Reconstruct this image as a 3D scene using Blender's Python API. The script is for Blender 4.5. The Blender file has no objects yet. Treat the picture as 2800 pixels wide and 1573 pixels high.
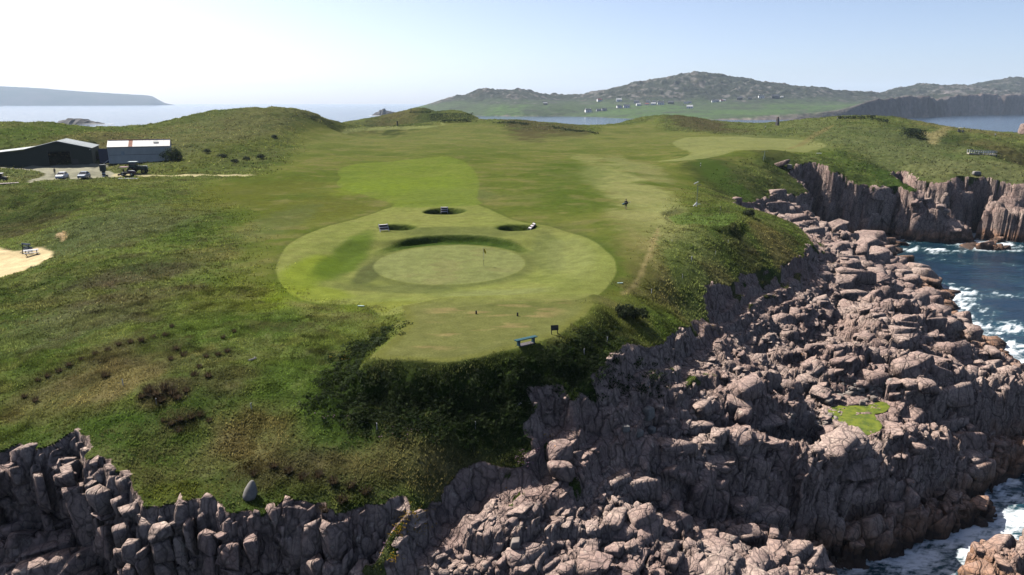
import bpy, bmesh, math, random
import numpy as np
from mathutils import Vector, Matrix, Quaternion

random.seed(7)
rng = np.random.default_rng(11)
scene = bpy.context.scene
COL = scene.collection

# ------------------------------------------------------------------ camera, sky, sun, exposure
CAM_H = 38.0
FD = 1717.3                       # focal length in pixels of a 2576 px wide picture (24 mm lens)
VH = 258.0                        # row of the level horizon in that picture
PITCH = math.atan((723.5 - VH) / FD)
cam_d = bpy.data.cameras.new("camera")
cam_d.lens = 24.0; cam_d.sensor_width = 36.0
cam_d.clip_start = 0.5; cam_d.clip_end = 60000.0
cam = bpy.data.objects.new("camera", cam_d); COL.objects.link(cam)
cam.location = (0, 0, CAM_H); cam.rotation_euler = (math.pi / 2 - PITCH, 0, 0)
scene.camera = cam

SUN_EL = math.radians(47.0)
SUN_AZ = math.radians(-50.0)      # from +Y, clockwise positive
sun_vec = Vector((math.sin(SUN_AZ) * math.cos(SUN_EL), math.cos(SUN_AZ) * math.cos(SUN_EL), math.sin(SUN_EL)))
world = bpy.data.worlds.new("World"); scene.world = world; world.use_nodes = True
nt = world.node_tree
bg = nt.nodes["Background"]
sky = nt.nodes.new("ShaderNodeTexSky"); sky.sky_type = 'NISHITA'; sky.sun_disc = False
sky.sun_elevation = SUN_EL; sky.sun_rotation = SUN_AZ
sky.altitude = 0; sky.air_density = 0.5; sky.dust_density = 1.5; sky.ozone_density = 0.3
nt.links.new(sky.outputs[0], bg.inputs[0]); bg.inputs[1].default_value = 0.086
sun_d = bpy.data.lights.new("sun", 'SUN'); sun_d.energy = 5.0; sun_d.angle = math.radians(0.5); sun_d.color = (1.0, 0.955, 0.89)
sun_o = bpy.data.objects.new("sun", sun_d); COL.objects.link(sun_o)
sun_o.rotation_euler = sun_vec.to_track_quat('Z', 'Y').to_euler(); sun_o.location = (-300, 300, 400)
vs = scene.view_settings
scene.display_settings.display_device = 'sRGB'
vs.view_transform = 'Standard'; vs.look = 'None'; vs.gamma = 1.0; vs.use_curve_mapping = False
vs.exposure = 1.1
try:
    scene.cycles.use_denoising = True
    scene.cycles.max_bounces = 6; scene.cycles.diffuse_bounces = 0; scene.cycles.glossy_bounces = 2
    scene.cycles.transmission_bounces = 3; scene.cycles.volume_bounces = 1; scene.cycles.transparent_max_bounces = 6
except Exception:
    pass

# ------------------------------------------------------------------ picture <-> place
cp, sp = math.cos(PITCH), math.sin(PITCH)
def ray(u, v):
    x = (u - 1288.0) / FD; y = -(v - 723.5) / FD
    return np.array([x, cp + y * sp, -sp + y * cp])
def atz(u, v, z):                 # the point at height z under that pixel
    d = ray(u, v); t = (z - CAM_H) / d[2]
    return (d[0] * t, d[1] * t, z)
def atd(u, v, zc):                # the point at depth zc under that pixel
    d = ray(u, v)
    return (d[0] * zc, d[1] * zc, CAM_H + d[2] * zc)

# ------------------------------------------------------------------ noise
def _h(ix, iy, seed):
    h = (ix.astype(np.int64) * 374761393 + iy.astype(np.int64) * 668265263 + seed * 1442695041) & 0xFFFFFFFF
    h = ((h ^ (h >> 13)) * 1274126177) & 0xFFFFFFFF
    h = ((h ^ (h >> 16)) * 2246822519) & 0xFFFFFFFF
    h = h ^ (h >> 15)
    return (h & 0xFFFFFF).astype(np.float64) / float(0xFFFFFF)
def vnoise(x, y, seed=0):
    ix = np.floor(x); iy = np.floor(y); fx = x - ix; fy = y - iy
    fx = fx * fx * fx * (fx * (fx * 6 - 15) + 10); fy = fy * fy * fy * (fy * (fy * 6 - 15) + 10)
    a = _h(ix, iy, seed); b = _h(ix + 1, iy, seed); c = _h(ix, iy + 1, seed); d = _h(ix + 1, iy + 1, seed)
    return (a + (b - a) * fx + (c - a) * fy + (a - b - c + d) * fx * fy) * 2 - 1
def fbm(x, y, octv=4, seed=0, gain=.5):
    s = np.zeros_like(x); a = 1.0; n = 0.0; ca, sa = math.cos(.6), math.sin(.6)
    for k in range(octv):
        s += a * vnoise(x, y, seed + k * 17); n += a; a *= gain
        x, y = (x * ca - y * sa) * 2.03 + 5.1, (x * sa + y * ca) * 2.03 - 3.7
    return s / n
def voro(x, y, seed=0):
    ix = np.floor(x); iy = np.floor(y)
    f1 = np.full(x.shape, 9.0); f2 = np.full(x.shape, 9.0); idv = np.zeros(x.shape); ox = np.zeros(x.shape); oy = np.zeros(x.shape)
    for dx in (-1, 0, 1):
        for dy in (-1, 0, 1):
            cx = ix + dx; cy = iy + dy
            px = cx + .15 + .7 * _h(cx, cy, seed); py = cy + .15 + .7 * _h(cx, cy, seed + 5)
            ddx = x - px; ddy = y - py
            d = np.maximum(np.abs(ddx), np.abs(ddy)) * .6 + np.hypot(ddx, ddy) * .4
            nr = d < f1
            f2 = np.where(nr, f1, np.minimum(f2, d)); f1 = np.where(nr, d, f1)
            idv = np.where(nr, _h(cx, cy, seed + 9), idv); ox = np.where(nr, ddx, ox); oy = np.where(nr, ddy, oy)
    return f1, f2, idv, ox, oy
def sst(a, b, x):
    t = np.clip((x - a) / (b - a), 0, 1); return t * t * (3 - 2 * t)
def polysd(x, y, P, margin=12.0):
    """signed distance to a polygon, positive inside; far points get -margin / +margin"""
    P = np.asarray(P, float)[:, :2]
    out = np.full(x.shape, -margin)
    bb = (x > P[:, 0].min() - margin) & (x < P[:, 0].max() + margin) & (y > P[:, 1].min() - margin) & (y < P[:, 1].max() + margin)
    if not bb.any(): return out
    px = x[bb]; py = y[bb]
    d2 = np.full(px.shape, margin * margin); ins = np.zeros(px.shape, bool)
    n = len(P)
    for i in range(n):
        ax, ay = P[i]; bx, by = P[(i + 1) % n]
        ex, ey = bx - ax, by - ay
        L = ex * ex + ey * ey + 1e-9
        t = np.clip(((px - ax) * ex + (py - ay) * ey) / L, 0, 1)
        qx = px - ax - t * ex; qy = py - ay - t * ey
        d2 = np.minimum(d2, qx * qx + qy * qy)
        c = (ay > py) != (by > py)
        xi = ax + (py - ay) / (by - ay if by != ay else 1e-9) * ex
        ins ^= c & (px < xi)
    out[bb] = np.where(ins, 1, -1) * np.sqrt(d2)
    return out
def smooth_poly(P, sub=4):
    P = [np.array(p[:2], float) for p in P]; n = len(P); out = []
    for i in range(n):
        p0, p1, p2, p3 = P[i - 1], P[i], P[(i + 1) % n], P[(i + 2) % n]
        for k in range(sub):
            t = k / sub
            out.append(.5 * ((2 * p1) + (p2 - p0) * t + (2 * p0 - 5 * p1 + 4 * p2 - p3) * t * t + (3 * p1 - p0 - 3 * p2 + p3) * t ** 3))
    return np.array(out)

class TPS:
    def __init__(s, pts, lam=0.0, sc=50.0):
        P = np.array(pts, float); s.sc = sc; s.p = P[:, :2] / sc; n = len(P)
        K = s.U(s.p[:, None, 0] - s.p[None, :, 0], s.p[:, None, 1] - s.p[None, :, 1]) + lam * np.eye(n)
        Q = np.c_[np.ones(n), s.p]
        A = np.zeros((n + 3, n + 3)); A[:n, :n] = K; A[:n, n:] = Q; A[n:, :n] = Q.T
        b = np.r_[P[:, 2], 0, 0, 0]
        w = np.linalg.solve(A, b); s.w = w[:n]; s.a = w[n:]
    @staticmethod
    def U(dx, dy):
        r2 = dx * dx + dy * dy
        return .5 * r2 * np.log(r2 + 1e-12)
    def __call__(s, x, y):
        X = np.asarray(x, float).ravel() / s.sc; Y = np.asarray(y, float).ravel() / s.sc
        o = np.empty(X.shape)
        for i in range(0, len(X), 20000):
            a = X[i:i + 20000]; b = Y[i:i + 20000]
            o[i:i + 20000] = s.a[0] + s.a[1] * a + s.a[2] * b + s.U(a[:, None] - s.p[None, :, 0], b[:, None] - s.p[None, :, 1]) @ s.w
        return o.reshape(np.shape(x))

# ------------------------------------------------------------------ shape of the land (u, v, height) read off the picture
LZ = [  # plateau, tee side, left rough, right slopes: height known
 (1130,655,18.7),(950,655,18.8),(1320,660,18.8),(1130,592,19.2),(1130,705,18.5),(1130,575,19.5),(1000,572,19.6),(1300,572,19.6),
 (1130,745,18.9),(1000,735,18.9),(1300,735,19.0),(760,690,19.2),(720,640,19.4),(850,600,19.5),(1500,690,19.2),(1520,640,19.4),(1420,590,19.5),
 (1130,790,19.2),(1300,790,19.3),(1470,765,19.2),(1560,780,18.9),(1000,790,18.9),
 (700,500,20.0),(560,520,19.9),(400,500,20.0),(300,470,20.3),(200,440,20.6),(100,415,21.2),(340,408,21.3),(60,450,20.5),(20,440,20.8),(300,440,20.7),(500,445,20.9),
 (0,490,20.6),(150,490,20.7),(60,530,18.0),(0,560,17.3),(120,560,18.0),(0,600,17.0),(60,650,16.8),(10,680,16.8),(120,632,17.1),(150,595,18.1),(180,640,18.6),(200,560,19.6),(200,700,18.6),(100,730,18.0),(0,740,17.8),
 (0,850,17.4),(300,800,18.5),(500,700,19.4),(600,600,19.6),(500,850,18.7),(700,830,19.0),(0,1000,16.6),(300,1000,17.2),(600,1000,17.4),(800,960,17.7),(840,1020,17.2),
 (300,1120,15.8),(600,1150,15.4),(900,1150,15.5),(1100,1100,16.3),(1200,1150,15.0),(1000,1230,14.6),(150,1060,16.2),
 (900,930,17.9),(950,1010,17.1),(1150,1060,16.6),(1330,1010,17.0),(1420,950,17.6),(1500,900,18.0),
 (0,1142,15.6),(44,1124,15.7),(127,1138,15.6),(193,1138,15.5),(262,1175,15.2),(328,1233,14.7),(386,1302,14.3),(528,1270,14.5),(656,1291,14.3),(801,1295,14.2),(935,1284,14.2),
 (1030,1290,14.0),(961,1357,12.7),(920,1423,11.7),(946,1447,11.3),(1081,1310,12.8),(1172,1237,13.4),(1300,1197,13.9),(1340,1130,14.9),(1340,1050,16.3),(1440,1000,16.7),(1510,950,17.2),
 (1560,850,18.0),(1620,860,16.9),(1690,870,15.7),(1600,770,18.3),(1700,770,16.0),(1760,760,15.4),(1650,700,18.6),(1740,652,18.4),(1800,690,16.2),(1870,690,14.8),(1900,620,17.0),(1700,600,19.4),(1800,600,18.8),(1860,580,18.9),(1950,590,17.2),(2010,640,14.2),(2020,590,15.0),(1960,675,14.2),
 (1640,560,20.3),(1572,525,20.4),(1500,560,20.2),(1760,520,19.8),(1700,500,20.3),(1850,530,19.4),(1400,540,20.0),(850,450,20.3),(1200,450,20.4),(1500,450,20.6),(1130,535,19.8),(1130,505,20.0),(950,530,19.9),(800,560,19.8),
]
LD = [  # far land: depth known
 (-150,305,235),(0,312,240),(130,312,250),(200,322,250),(270,334,255),(400,310,290),(480,293,305),(560,277,320),(660,277,330),(750,279,330),(800,291,345),(850,318,370),
 (150,350,215),(340,360,218),(0,360,205),(500,350,235),(600,310,290),(700,330,285),(620,400,205),(450,400,200),(760,380,235),(660,360,250),
 (840,328,345),(1000,325,385),(1100,319,425),(930,352,300),(1050,350,300),(880,313,470),(940,298,500),(1000,284,520),(1040,280,530),(1090,282,530),(1190,298,480),(1030,303,470),(1105,306,440),
 (1200,306,440),(1260,309,420),(1300,304,400),(1400,314,380),(1500,335,335),(1350,335,335),(1200,335,340),(1500,318,420),(1550,314,430),(1600,300,440),(1690,292,440),(1750,298,425),(1830,324,380),
 (1925,323,440),(1980,316,455),(2050,311,420),(2100,298,380),(2180,291,360),(2250,298,350),(2330,319,320),(2420,336,292),(2520,336,300),(2576,344,290),(2700,350,290),
 (2050,385,230),(1660,405,212),(2080,380,240),(1850,372,248),(1750,350,290),(1500,385,238),(1300,360,285),(1300,400,215),(1000,400,212),(1150,395,215),(1650,340,330),(1850,340,310),
 (1900,388,206),(1960,395,208),(1800,440,178),(1750,470,155),(1900,440,185),(2100,400,222),(2200,412,222),(2240,436,222),(2300,420,222),(2400,402,232),(2500,402,226),(2576,420,216),(2330,370,255),(2430,368,262),(2540,372,256),(2200,340,292),(2100,345,288),(2150,380,245),(2260,380,245),
 (2480,385,238),
 (1997,448,198),(2073,438,198),(2166,475,196),(2264,475,197),(2331,459,200),(2420,446,202),(2513,454,202),(2576,470,198),(2700,480,198),(1900,480,172),(1984,497,182),(1870,508,160),
]
LP = []
for u, zc, z in [(-300,420,4),(0,430,3),(200,430,2),(270,350,6),(400,440,3),(560,460,6),(660,450,6),(760,440,0),(850,425,-6),(900,420,-4),(950,600,6),(1040,620,8),(1150,600,5),(1250,520,0),(1350,520,-3),(1500,540,-5),(1600,560,2),(1700,560,2),(1800,520,-3),(1925,560,0),(2050,540,0),(2180,520,-2),(2300,470,-5),(2450,420,-8),(2600,420,-9),(2800,420,-8),(1000,780,-15),(0,780,-15),(2000,780,-15),(2900,780,-15),(2700,230,-2),(2800,160,-6)]:
    LP.append(((u - 1288) / FD * zc, zc * .98, z))
land_pts = [atz(*p) for p in LZ] + [atd(*p) for p in LD] + LP + [(-60, 34, 13), (-90, 60, 17), (-120, 100, 18), (-25, 27, 11.5), (0, 27, 10), (-220, 200, 24)]
T_land = TPS(land_pts, lam=2e-4)

# grass edge: where turf stops and rock or cliff begins (u, v, height)
edge_uv = [(-60,1150,15.6),(0,1142,15.6),(44,1124,15.7),(73,1142,15.6),(127,1138,15.6),(175,1113,15.7),(193,1138,15.5),(204,1171,15.2),(262,1175,15.2),(302,1197,15.0),(328,1233,14.7),(342,1284,14.4),(386,1302,14.3),(455,1277,14.5),(528,1270,14.5),(583,1288,14.4),(656,1291,14.3),(710,1273,14.4),(801,1295,14.2),(826,1321,14.0),(935,1284,14.2),(1000,1262,14.3),(1018,1280,14.1),(961,1357,12.7),(899,1423,11.7),(890,1480,10.8),
 (950,1500,10.5),(946,1447,11.3),(1008,1415,12.0),(1030,1339,12.8),(1081,1302,13.0),(1136,1270,13.2),(1172,1237,13.4),(1227,1211,13.7),(1336,1197,13.9),(1352,1157,14.4),(1358,1139,14.7),(1365,1102,15.2),(1329,1080,15.7),(1373,1047,16.3),(1336,1004,17.0),(1405,993,17.0),(1445,1035,16.2),(1482,989,16.8),(1507,960,17.2),
 (1560,905,17.2),(1614,885,16.5),(1686,880,15.6),(1735,817,14.9),(1783,782,14.8),(1779,737,15.3),(1828,733,14.9),(1872,697,14.7),(1961,679,14.1),(2015,657,13.7),(2048,617,13.8),(2024,577,15.0)]
edge_zc = [(2006,567,144),(1940,552,143),(1872,535,136),(1850,524,139),(1859,511,155),(1930,502,168),(1984,498,182),(2046,500,190),(2019,459,196),(1997,446,198),(2040,428,204),(2090,440,199),(2166,477,196),(2264,477,197),(2295,497,193),(2308,506,190),(2312,485,196),(2262,452,204),(2250,424,218),(2275,420,220),(2300,455,203),(2331,459,200),(2384,463,198),(2420,446,202),(2513,454,202),(2576,470,198),(2750,480,198)]
edge = [atz(*p)[:2] for p in edge_uv] + [atd(*p)[:2] for p in edge_zc]
edge += [(330, 200), (420, 300), (560, 700), (-640, 700), (-320, 300), (-170, 120), (-90, 50), (-62, 41)]
EDGE = np.array(edge)

# bare rock between turf and sea (u, v, height), then points in plan (x, y, height)
RZ = [(2030,600,12.0),(2100,582,6.0),(2180,583,4.5),(2235,592,1.2),(2150,640,7.5),(2050,680,11),(2200,680,6),(2290,680,2.0),(1950,730,12.3),(2100,760,8.5),(2230,770,7),(2310,740,3.0),(1800,795,13.2),(1950,800,10),(2050,830,8.5),(2200,850,8),(2330,840,4.5),(2430,870,3.0),(2510,895,2.0),(1730,870,13.5),(1900,880,9.5),(2050,900,9),(2100,950,8.5),(2300,900,8.0),(2450,905,6),(2576,925,2.5),
 (1600,925,16.0),(1550,985,16.2),(1750,950,11.8),(1900,950,10.2),(2000,1000,8.5),(2150,1040,7.4),(2250,1055,7.2),(2350,1050,6.5),(2500,1040,4.0),(1450,1045,15.2),(1390,1080,14.6),(1600,1030,13.6),(1750,1050,11.8),(1500,1100,13.6),(1400,1150,14.2),(1600,1150,12.4),(1350,1220,13.5),(1500,1220,12.6),(1200,1250,13.0),(1300,1300,12.7),(1150,1300,12.6),(1100,1350,11.9),(1400,1350,12.0),(1200,1400,11.8),(1000,1440,10.8),(1600,1400,11.0),(1750,1440,9.5),(1900,1420,7.5),(2050,1400,4.6),(1750,1330,7.0),(2000,1330,2.6),(2150,1310,2.2),(2300,1280,2.6),(2420,1240,2.0),(2480,1225,.8),(2440,1300,.3),(2250,1365,.3),(2190,1440,-.3),
 (2400,770,.4),(2340,705,.4),(2460,840,.3),(2540,890,.4),(2270,625,.3),
 (100,1350,10.2),(100,1440,9.2),(200,1400,9.6),(0,1400,10.0),(230,1440,8.4),
 (1900,520,14),(2000,545,8.5),(2050,565,3.0),(2480,610,1.5),(2400,600,.8),(2300,590,.3),(2200,583,-1.)]
rock_pts = [atz(*p) for p in RZ]
def out_uv(u, v, z, zz): a = atz(u, v, z); return (a[0], a[1], zz)
for p in [(2380,700),(2450,780),(2540,850),(2620,900),(2330,640),(2350,610),(2480,650),(2450,1335),(2330,1375),(2560,1240),(2250,1420),(2560,1300),(2660,1150),(2700,1000),(2300,1405),(2390,1345),(2500,1290),(2400,1400),(2200,1470)]:
    rock_pts.append(out_uv(p[0], p[1], 0, -4.0))
rock_pts += [(-45,34,5),(-30,33.5,6),(-20,32,6),(-10,32,7),(-60,33,4),(-45,38,10),(-10,29,2),(-30,28,-2),(-60,26,-3),(10,27,4),(20,30,2.5),(29,37,.5),(32,42,0),(36,46,-3),(0,24,-3),(90,60,-6),(110,110,-7),(130,170,-7),(150,200,-3),(90,200,-1),(120,225,.5),(170,215,.5),(105,215,.5),(-80,32,2),(-90,45,8),(240,215,-2),(200,180,-7),(90,196,-2),(300,150,-8)]
rock_pts += [(*atz(*p)[:2], p[2] - .6) for p in edge_uv[27:]] + [(*atd(*p)[:2], atd(*p)[2] - .6) for p in edge_zc[:5]]
T_rock = TPS(rock_pts, lam=3e-4)

def PZ(l): return [atz(*p)[:2] for p in l]
# rock masses standing above that base: (outline, top points, edge width)
MASS = []
def mass(outline, tops, w, jit=.8):
    o = [p if len(p) == 2 else None for p in outline]
    pts = [np.array(atz(*p)) if len(p) == 3 else np.array(p[:3]) for p in outline]
    t = [atz(*p) for p in tops]
    MASS.append((np.array([p[:2] for p in pts]), TPS([tuple(p) for p in pts] + t, lam=5e-4), w, jit))
# ridge with the dark face in the right half
mass([(1560,1200,10.6),(1620,1205,10.6),(1680,1190,10.6),(1740,1120,10.8),(1790,1112,10.8),(1840,1110,10.7),(1940,1112,10.4),(2030,1130,9.8),(2100,1122,9.6),(2170,1115,9.0),(2240,1125,8.0),(2310,1125,7.2),(2400,1128,5.4),(2480,1135,3.6),(2560,1140,2.6),(2700,1150,2.0),
      (2700,1080,2.6),(2576,1078,3.4),(2500,1070,4.6),(2440,1052,6.2),(2350,1066,7.4),(2270,1052,8.8),(2170,1072,9.8),(2080,1068,10.4),(1940,1052,11.2),(1800,1040,11.8),(1720,1065,11.6),(1640,1100,11.6),(1560,1140,11.6)], [(1700,1110,11.9),(1900,1080,11.7),(2300,1090,8.2)], 3.0)
# rock mass on the right, above its own dark face
mass([(2225,975,9.0),(2260,1000,8.6),(2330,1010,8.2),(2400,985,8.4),(2470,960,8.6),(2576,955,7.6),(2680,960,6.5),(2680,915,6.5),(2576,905,7.4),(2520,905,8.4),(2450,900,9.2),(2370,895,10.0),(2270,895,10.6),(2235,930,10.0)], [(2330,930,11.2),(2420,925,10.6)], 3.0)
# mass in the middle distance
mass([(2010,905,10.4),(2060,925,10.2),(2130,930,10.0),(2230,915,9.8),(2300,905,8.6),(2380,885,7.2),(2330,850,7.4),(2230,832,10.2),(2180,838,10.8),(2120,850,11.0),(2060,875,10.8)], [(2150,885,11.8)], 2.6)
mass([(2140,800,9.6),(2200,850,9.6),(2300,845,8.2),(2400,800,5.5),(2360,770,6.4),(2250,735,10.2),(2180,735,10.4),(2150,760,10.2)], [(2220,780,11.4)], 2.6)
# ledge running across the middle
mass([(1530,985,16.0),(1600,1000,14.8),(1700,1015,12.8),(1800,1020,12.0),(1920,1030,11.0),(2000,1010,10.6),(2020,960,10.8),(1980,920,11.6),(1860,900,12.6),(1720,890,14.3),(1620,920,16.0),(1540,960,16.8)], [(1800,950,13.2)], 2.4)
# front left knoll of the bottom edge
mass([(1380,1360,11.8),(1500,1370,11.4),(1640,1350,11.0),(1690,1310,10.6),(1640,1292,11.0),(1500,1272,12.2),(1400,1290,12.4)], [(1500,1310,12.5)], 2.2)
# slabs at the foot of the grass tongue
mass([(1180,1345,12.6),(1300,1350,12.5),(1350,1300,12.9),(1345,1265,13.2),(1200,1275,13.0),(1140,1305,12.9)], [(1250,1300,13.3)], 1.2, .4)
# low brown rocks by the lower inlet
mass([(2120,1330,2.6),(2200,1350,2.2),(2260,1335,2.2),(2420,1275,2.4),(2500,1262,2.0),(2500,1225,2.6),(2420,1215,3.6),(2300,1255,3.8),(2160,1275,3.8)], [(2260,1290,4.4),(2430,1245,4.1)], 1.6)
# stack in the sea at the bottom corner
s0 = np.array(atz(2560, 1420, 2.0)[:2])
MASS.append((np.array([s0 + np.array(d) for d in [(-5.6,-2),(-4.2,.6),(-2.2,2.2),(.6,2.6),(5,2.5),(9,1.0),(9,-6),(2,-8),(-4,-6)]]),
             TPS([(s0[0]-5.6, s0[1]-2, .2), (s0[0]-4.2, s0[1]+.6, 1.2), (s0[0]-2.2, s0[1]+2.2, 3.0), (s0[0]+.6, s0[1]+2.6, 3.2), (s0[0]+6, s0[1]+1.5, 1.6), (s0[0], s0[1], 3.2), (s0[0]+3, s0[1]-4, 2.4), (s0[0]-5, s0[1]-5, .8), (s0[0]+9, s0[1]-2, .5)], lam=1e-4), .7, .4))
# brown rocks low at the end of the upper shore
mass([(2440,905,1.5),(2500,922,1.2),(2560,935,.8),(2570,905,1.2),(2520,868,2.6),(2450,862,3.4),(2420,880,3.6)], [(2480,890,4.2)], .8)

# buttresses of the far cove
def massd(outline, w, jit=1.4, dz=0):
    pts = [np.array(atd(*p)) + np.array([0, 0, dz]) for p in outline]
    MASS.append((np.array([p[:2] for p in pts]), TPS([tuple(p) for p in pts], lam=5e-4), w, jit))
massd([(2150,540,200),(2185,470,201),(2210,472,203),(2200,560,199)], 1.0)
massd([(2262,505,196),(2330,520,192),(2400,560,190),(2440,575,190),(2460,560,193),(2400,520,198),(2330,490,201),(2290,490,201)], 1.2)
massd([(2440,600,190),(2500,622,187),(2520,612,190),(2470,590,194)], 1.0)
massd([(2335,470,200),(2400,475,198),(2460,480,199),(2455,470,202),(2400,460,204),(2340,462,204)], 1.0)
massd([(2470,520,196),(2540,530,192),(2600,540,190),(2700,540,190),(2700,500,198),(2576,490,200),(2490,485,202)], 1.0)
massd([(1872,535,158),(1930,545,160),(2000,552,168),(2050,556,176),(2062,535,184),(2010,515,182),(1930,510,172),(1880,515,162)], 1.6)

TEE_Z = 20.0
TEE = np.array([atz(u, v, TEE_Z)[:2] for u, v in [(932,899),(960,903),(1010,906),(1130,911),(1210,898),(1280,880),(1400,846),(1440,815),(1475,790),(1492,765),(1480,735),(1130,745),(1010,770),(1025,815),(990,850)]])
TEE2 = np.array([atz(u, v, 20.0)[:2] for u, v in [(1680,547),(1720,536),(1850,539),(1858,552),(1830,568),(1700,567)]])
g0 = np.array(atz(1132, 661, 18.3)[:2])
gx = (np.array(atz(1320, 661, 18.3)[:2]) - np.array(atz(945, 661, 18.3)[:2]))[0] / 2
gy = (atz(1130, 613, 18.3)[1] - atz(1130, 709, 18.3)[1]) / 2
def bunker(u, v, ru, rv, z):
    c = np.array(atz(u, v, z)[:2]); rx = atz(u + ru, v, z)[0] - c[0]; ry = (atz(u, v - rv, z)[1] - atz(u, v + rv, z)[1]) / 2
    return c, rx, ry
BUNK = [(*bunker(1118, 532, 50, 7, 19.8), .12, 1.2), (*bunker(1000, 574, 42, 6, 19.6), .1, 1.15), (*bunker(1302, 573, 48, 6, 19.6), .1, 1.05)]
POOL = smooth_poly([atz(u, v, 7.6)[:2] for u, v in [(2105,1030),(2130,1022),(2180,1022),(2215,1010),(2228,1018),(2215,1035),(2195,1040),(2210,1062),(2190,1078),(2160,1075),(2125,1060)]])
CA, SA = math.cos(math.radians(62)), math.sin(math.radians(62))

def terrain(x, y):
    x = np.asarray(x, float); y = np.asarray(y, float)
    dist = np.hypot(x, y)
    zl = T_land(x, y)
    # low dune relief
    far = sst(120, 230, dist)
    zl = zl + far * (.7 * fbm(x / 22, y / 22, 3, 3) + .3 * fbm(x / 7, y / 7, 2, 4)) + (1 - far) * .22 * fbm(x / 9, y / 9, 3, 5)
    jit = fbm(x / 3.0, y / 3.0, 3, 21) * (.75 + .9 * far) + .2 * fbm(x / .8, y / .8, 2, 22)
    sd = polysd(x, y, EDGE, 30.0) + jit
    # tee platform
    dt = polysd(x, y, TEE, 12.0)
    jt = fbm(x / 1.7, y / 1.7, 3, 31) * .8
    mt = sst(-2.6, .2, dt + np.where(y < 52, jt, 0) * sst(-.3, -1.5, dt) )
    zl = zl + (TEE_Z + .01 * (y - 50) * 0 - zl) * mt * sst(72, 62, y)
    d2 = polysd(x, y, TEE2, 8.0); m2 = sst(-1.6, .1, d2)
    zl = zl + (20.0 - zl) * m2
    # sunken green
    ex = (x - g0[0]) / gx; ey = (y - g0[1]) / gy
    r = np.hypot(ex, ey); ang = np.arctan2(ey, ex)
    back = sst(.25, .8, np.sin(ang))
    rr = (r - 1.0) * np.where(np.abs(ex) + np.abs(ey) > 0, np.hypot(ex * gx, ey * gy) / np.maximum(r, .01), 1)
    zb = 18.3 + .03 * fbm(x / 5, y / 5, 2, 8)
    wdt = 9.0 * (1 - back) + .9 * back
    mg = sst(1, 0, (rr - .9 - .9 * back) / wdt)
    rim = back * (1.0 * sst(6.5, 2.5, rr) * sst(.8, 2.4, rr))
    zl = zl + (zb - zl) * mg + rim * .08
    # bunkers
    bk = np.zeros_like(x)
    for c, rx, ry, lip, dep in BUNK:
        q = np.hypot((x - c[0]) / rx, (y - c[1]) / ry)
        qm = (q - 1) * ry
        zl = zl + lip * sst(3.2, .9, qm) * sst(-.1, .7, qm) * sst(30, 0, np.abs(x - c[0]))
        pit = sst(.15, -.45, qm)
        zl = zl - (dep) * pit; bk = np.maximum(bk, sst(.7, -.1, qm))
    # mown weight decides the roughness of the turf
    rough = roughness(x, y) if MOWN is not None else np.ones_like(x)
    zl = zl + rough * ((1 - far * .3) * (.11 * fbm(x / 1.1, y / 1.1, 3, 41) + .13 * np.abs(fbm(x / 2.6, y / 2.6, 2, 43))) + far * 1.0 * np.abs(fbm(x / 6.0, y / 4.0, 3, 44)))
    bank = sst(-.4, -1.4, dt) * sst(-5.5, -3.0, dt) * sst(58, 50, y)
    zl = zl + bank * (.35 * fbm(x / .9, y / .9, 2, 47) + .3)
    # rock base, masses, blocks
    zr = T_rock(x, y)
    zr = np.where(dist > 240, np.minimum(zr, zl - 3), zr)
    for P, T, w, jm in MASS:
        m_ = polysd(x, y, P, 6.0)
        near = m_ > -5.9
        if not near.any(): continue
        jn = jm * fbm(x[near] / 2.2, y[near] / 2.2, 3, 61) + .35 * vnoise(x[near] / .7, y[near] / .7, 62)
        q_ = np.clip((m_[near] + jn + w * .35) / (w * 1.35), 0, 1); m = np.sqrt(1 - (1 - q_) ** 2)
        top = T(x[near], y[near]) + .5 * fbm(x[near] / 2.5, y[near] / 2.5, 3, 63)
        zr[near] = zr[near] + np.maximum(top - zr[near], 0) * m
    xr = x * CA + y * SA; yr = -x * SA + y * CA
    wx = xr + .7 * fbm(x / 4, y / 4, 2, 71); wy = yr + .7 * fbm(x / 4, y / 4, 2, 72)
    rk = np.zeros_like(x); crack = np.zeros_like(x)
    sc = 1 + far * 1.2
    for (lx, ly, amp, tilt, cd, sd_) in ((3.4, 1.7, .6, .45, .5, 81), (1.5, .8, .24, .3, .25, 84), (.62, .4, .08, .2, .08, 87)):
        f1, f2, idv, ox, oy = voro(wx / (lx * sc), wy / (ly * sc), sd_)
        edge_ = sst(0, .16, f2 - f1)
        rk += amp * sc * ((idv - .5) * 1.3 + tilt * (ox * (idv - .3) + oy * (.6 - idv))) - cd * sc * (1 - edge_) - amp * .35 * f1 * f1
        crack = np.maximum(crack, (1 - edge_) * (cd / .55))
    # benches: the joints break the slope into treads and risers
    hs = 1.35 * sc; wob_ = 1.1 * fbm(x / 4.5, y / 4.5, 3, 151)
    q_ = (zr + wob_) / hs; fr_ = q_ - np.floor(q_)
    zr = zr + .8 * ((np.floor(q_) + sst(.62, .98, fr_)) * hs - wob_ - zr) * (1 - sst(.0, -3, zr))
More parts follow.
